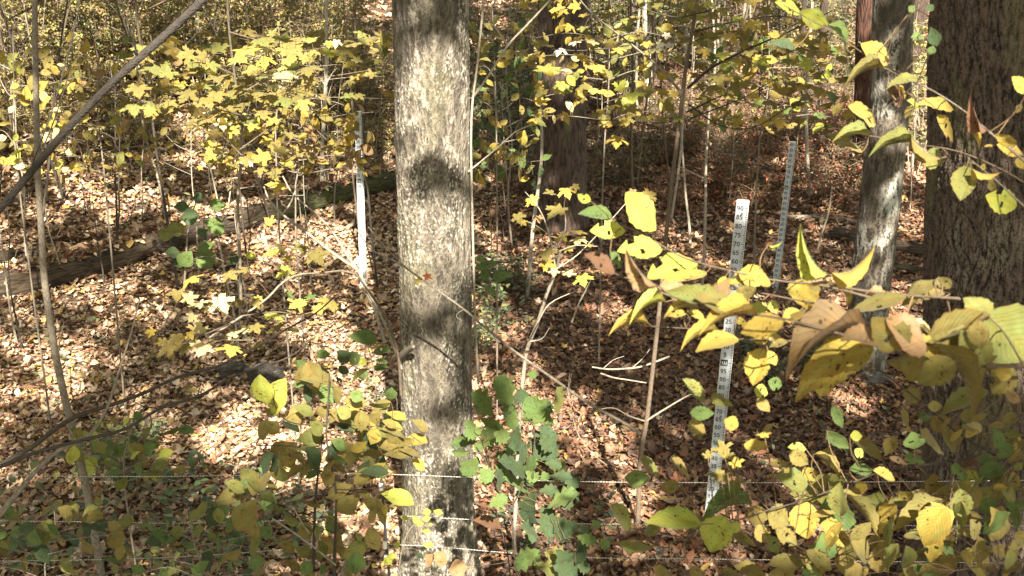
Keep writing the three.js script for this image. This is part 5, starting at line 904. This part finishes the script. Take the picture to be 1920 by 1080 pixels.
// ---------------------------------------------------------------- unseen crowns overhead, leaves placed or left out to shape the sun patches
{
  const extra = [[-5, 3], [4, 4.5], [-1.5, 8], [7, -2], [-7.5, -4], [8, -9], [-9, -10]], r = rng(1234);  // trees out of view, placed to shade the floor and trunks
  extra.forEach(([x, z], k) => {
    const o = thing('unseen_tall_tree', 'tall forest tree out of view whose crown shades the floor', 'tree', V(x, groundAt(x, z), z), 'unseen tall trees around the viewpoint'), top = V(x + r.range(-0.4, 0.4), 12, z + r.range(-0.4, 0.4)), R = r.range(0.13, 0.22);
    part('trunk', trunkGeometry([V(x, -0.2, z), V(x, 4, z), top], (y) => R * (1 - 0.04 * y) + 0.08 * Math.exp(-y / 0.3), brownBark, { cols: 24, step: 0.2, relief: 0.02, base: o.position }), M.brownBark, o);
    limbs(o, top, R, 500 + k, M.brownBark);
    canopyTrees.push({ tree: o, x, z, list: [] });
  });
  for (const [x, y, rad] of [[1060, 765, 0.2], [1090, 800, 0.16], [1020, 745, 0.15], [1130, 865, 0.14], [1160, 880, 0.1], [1560, 760, 0.22], [1600, 820, 0.2], [1480, 740, 0.15], [1720, 560, 0.25], [1720, 420, 0.3], [1580, 880, 0.15], [1190, 950, 0.12], [1170, 1000, 0.12], [1330, 265, 0.4], [1430, 230, 0.4], [1240, 200, 0.5], [1140, 90, 0.8], [1720, 200, 1.6], [1720, 320, 1], [1700, 100, 2], [1480, 160, 1], [1340, 170, 0.8], [1400, 60, 1.6], [300, 80, 0.8], [80, 150, 0.8], [700, 480, 0.25], [620, 420, 0.2], [640, 760, 0.15], [700, 700, 0.2], [520, 880, 0.2], [600, 620, 0.3], [1560, 350, 0.3], [1640, 560, 0.3], [975, 735, 0.08], [1010, 960, 0.12], [900, 100, 0.6]]) sunOn(onGround(x, y), rad);
  const T = V(at(815, 540, d1).x, 0, -d1 + 0.18);
  for (const [x, y, rad] of [[765, 420, 0.1], [770, 465, 0.1], [800, 490, 0.1], [790, 500, 0.06], [800, 700, 0.1], [850, 690, 0.08], [780, 620, 0.08], [850, 110, 0.13], [855, 170, 0.12], [790, 240, 0.06], [860, 60, 0.08], [790, 960, 0.15], [860, 900, 0.14], [820, 1020, 0.15], [1665, 300, 0.06], [1670, 160, 0.1], [1640, 480, 0.06], [1885, 700, 0.06]]) sunOn(x < 900 ? at(x, y, d1 - 0.19) : at(x, y, x < 1700 ? d3 - 0.15 : 4.55), rad);
  const wanted = (x, y) => x < 745 ? (y > 850 ? 0.08 + 0.35 * smooth(960, 850, y) : y > 235 ? (y > 520 && y < 700 && x > 200 && x < 420 ? 0.22 : x > 420 && y > 560 ? 0.4 : 0.58) : 0.6) : x < 900 ? 0.3 : y > 260 ? 0.08 : 0.66;
  const shadedZ = onGround(1053, 425).z + 0.25;
  const bands = [[255, 385, -0.09], [600, 668, -0.12], [775, 870, -0.3], [0, 60, -0.3]].map(([a, b, s]) => [at(815, b, d1 - 0.19).y, at(815, a, d1 - 0.19).y, s]);
  const stakeLeft = onGround(682, 540);
  const ray = (p, z) => { const t = (p.z - z) / SUN.z; return [p.x - SUN.x * t, p.y - SUN.y * t]; };
  const keep = (p) => {  // a crown leaf stays only where its shadow should land
    const [tx, ty] = ray(p, T.z);
    if (Math.abs(tx - T.x) < 0.28 && bands.some(([lo, hi, side]) => ty > lo && ty < hi && tx - T.x > side)) return true;
    for (const [b, rad] of beams) {
      const dx = p.x - b.x, dy = p.y - b.y, dz = p.z - b.z, t = dx * SUN.x + dy * SUN.y + dz * SUN.z, q = dx * dx + dy * dy + dz * dz - t * t, R = rad + 0.12;
      if (t > 0 && q < R * R) return false;
    }
    if (Math.abs(tx - T.x) < 0.3 && ty > -0.1 && ty < 3.3) return noise(tx * 6, ty * 5, 1) < 0.14;
    const [ax, ay] = ray(p, -4.1);
    if (ax > -1.75 && ax < -0.55 && ay > 2.5 && ay < 3.3) return true;
    const [nx, ny] = ray(p, -1.05);
    if (nx > 0 && nx < 0.8 && ny > 2.6 && ny < 3.3) return true;
    const [qx, qy] = ray(p, shadedZ);
    if (qx > 0.25 && qx < 1.05 && qy > 0 && qy < 3.2) return true;
    const [bx, by] = ray(p, -4.6);
    if (bx > 1.55 && bx < 2.6 && by > -0.1 && by < 3.3) return noise(bx * 4, by * 4, 4) < (by > 1.9 ? 0.6 : 0.3);
    const [kx, ky] = ray(p, stakeLeft.z);
    if (Math.abs(kx - stakeLeft.x) < 0.16 && ky > stakeLeft.y && ky < stakeLeft.y + 1.8) return noise(ky * 3, 0.5, 4) < 0.32;
    const [hx, hy] = ray(p, -3.15);
    if (hx > -0.8 && hx < -0.22 && hy > 1.2 && hy < 2.2) return true;
    let t = p.y / SUN.y, g = V(p.x - SUN.x * t, 0, p.z - SUN.z * t);
    for (let k = 0; k < 3; k++) { t = (p.y - groundAt(g.x, g.z)) / SUN.y; g.set(p.x - SUN.x * t, p.y - SUN.y * t, p.z - SUN.z * t); }
    const [x, y, dep] = pixelOf(g), dark = [[300, 625, 130, 75], [560, 385, 170, 45], [300, 500, 180, 35], [200, 985, 400, 90]].some(([cx, cy, w, h]) => ((x - cx) / w) ** 2 + ((y - cy) / h) ** 2 < 1), prob = dep < 0.5 || y > 1300 ? 0.15 : dark ? 0.03 : wanted(x, y);
    const n = 0.8 * noise(g.x * 1.1, g.z * 1.1, 5) + 0.65 * noise(g.x * 2.6, g.z * 2.6, 6);
    return n < lerp(0.4, -0.4, prob);
  };
  const m = new THREE.Matrix4(), q = new THREE.Quaternion(), e = new THREE.Euler();
  for (const c of canopyTrees) c.list = [];
  const tones = ['y', 'o', 'v', 'o', 'g'];
  for (let k = 0; k < 80000; k++) {
    const p = V(r.range(-13, 14), r.range(6.2, 12.5), r.range(-24, 10));
    if (!keep(p)) continue;
    let best = canopyTrees[0], bd = 1e9;
    for (const c of canopyTrees) { const d = (c.x - p.x) ** 2 + (c.z - p.z) ** 2; if (d < bd) { bd = d; best = c; } }
    e.set(-Math.PI / 2 + r.range(-0.9, 0.9), r() * 6.28, r.range(-0.6, 0.6), 'YXZ');
    const s = r.range(0.22, 0.42), b = best.tree.position;
    best.list.push([m.compose(p.clone().sub(b), q.setFromEuler(e), V(s, s, s)).clone(), HUE[r.pick(tones)]]);
  }
  const mat = new THREE.MeshPhysicalMaterial({ roughness: 0.9, transmission: 0.4, thickness: 0, map: TEX.ovate[0] });
  for (const c of canopyTrees) {
    if (!c.list.length) continue;
    const im = shadowed(new THREE.InstancedMesh(SHAPES.far[0], mat, c.list.length));
    c.list.forEach(([mm, col], k) => { im.setMatrixAt(k, mm); im.setColorAt(k, rgb(col)); });
    im.name = 'crown'; im.userData.kind = 'stuff'; c.tree.add(im);
  }
}

renderer.render(scene, camera);
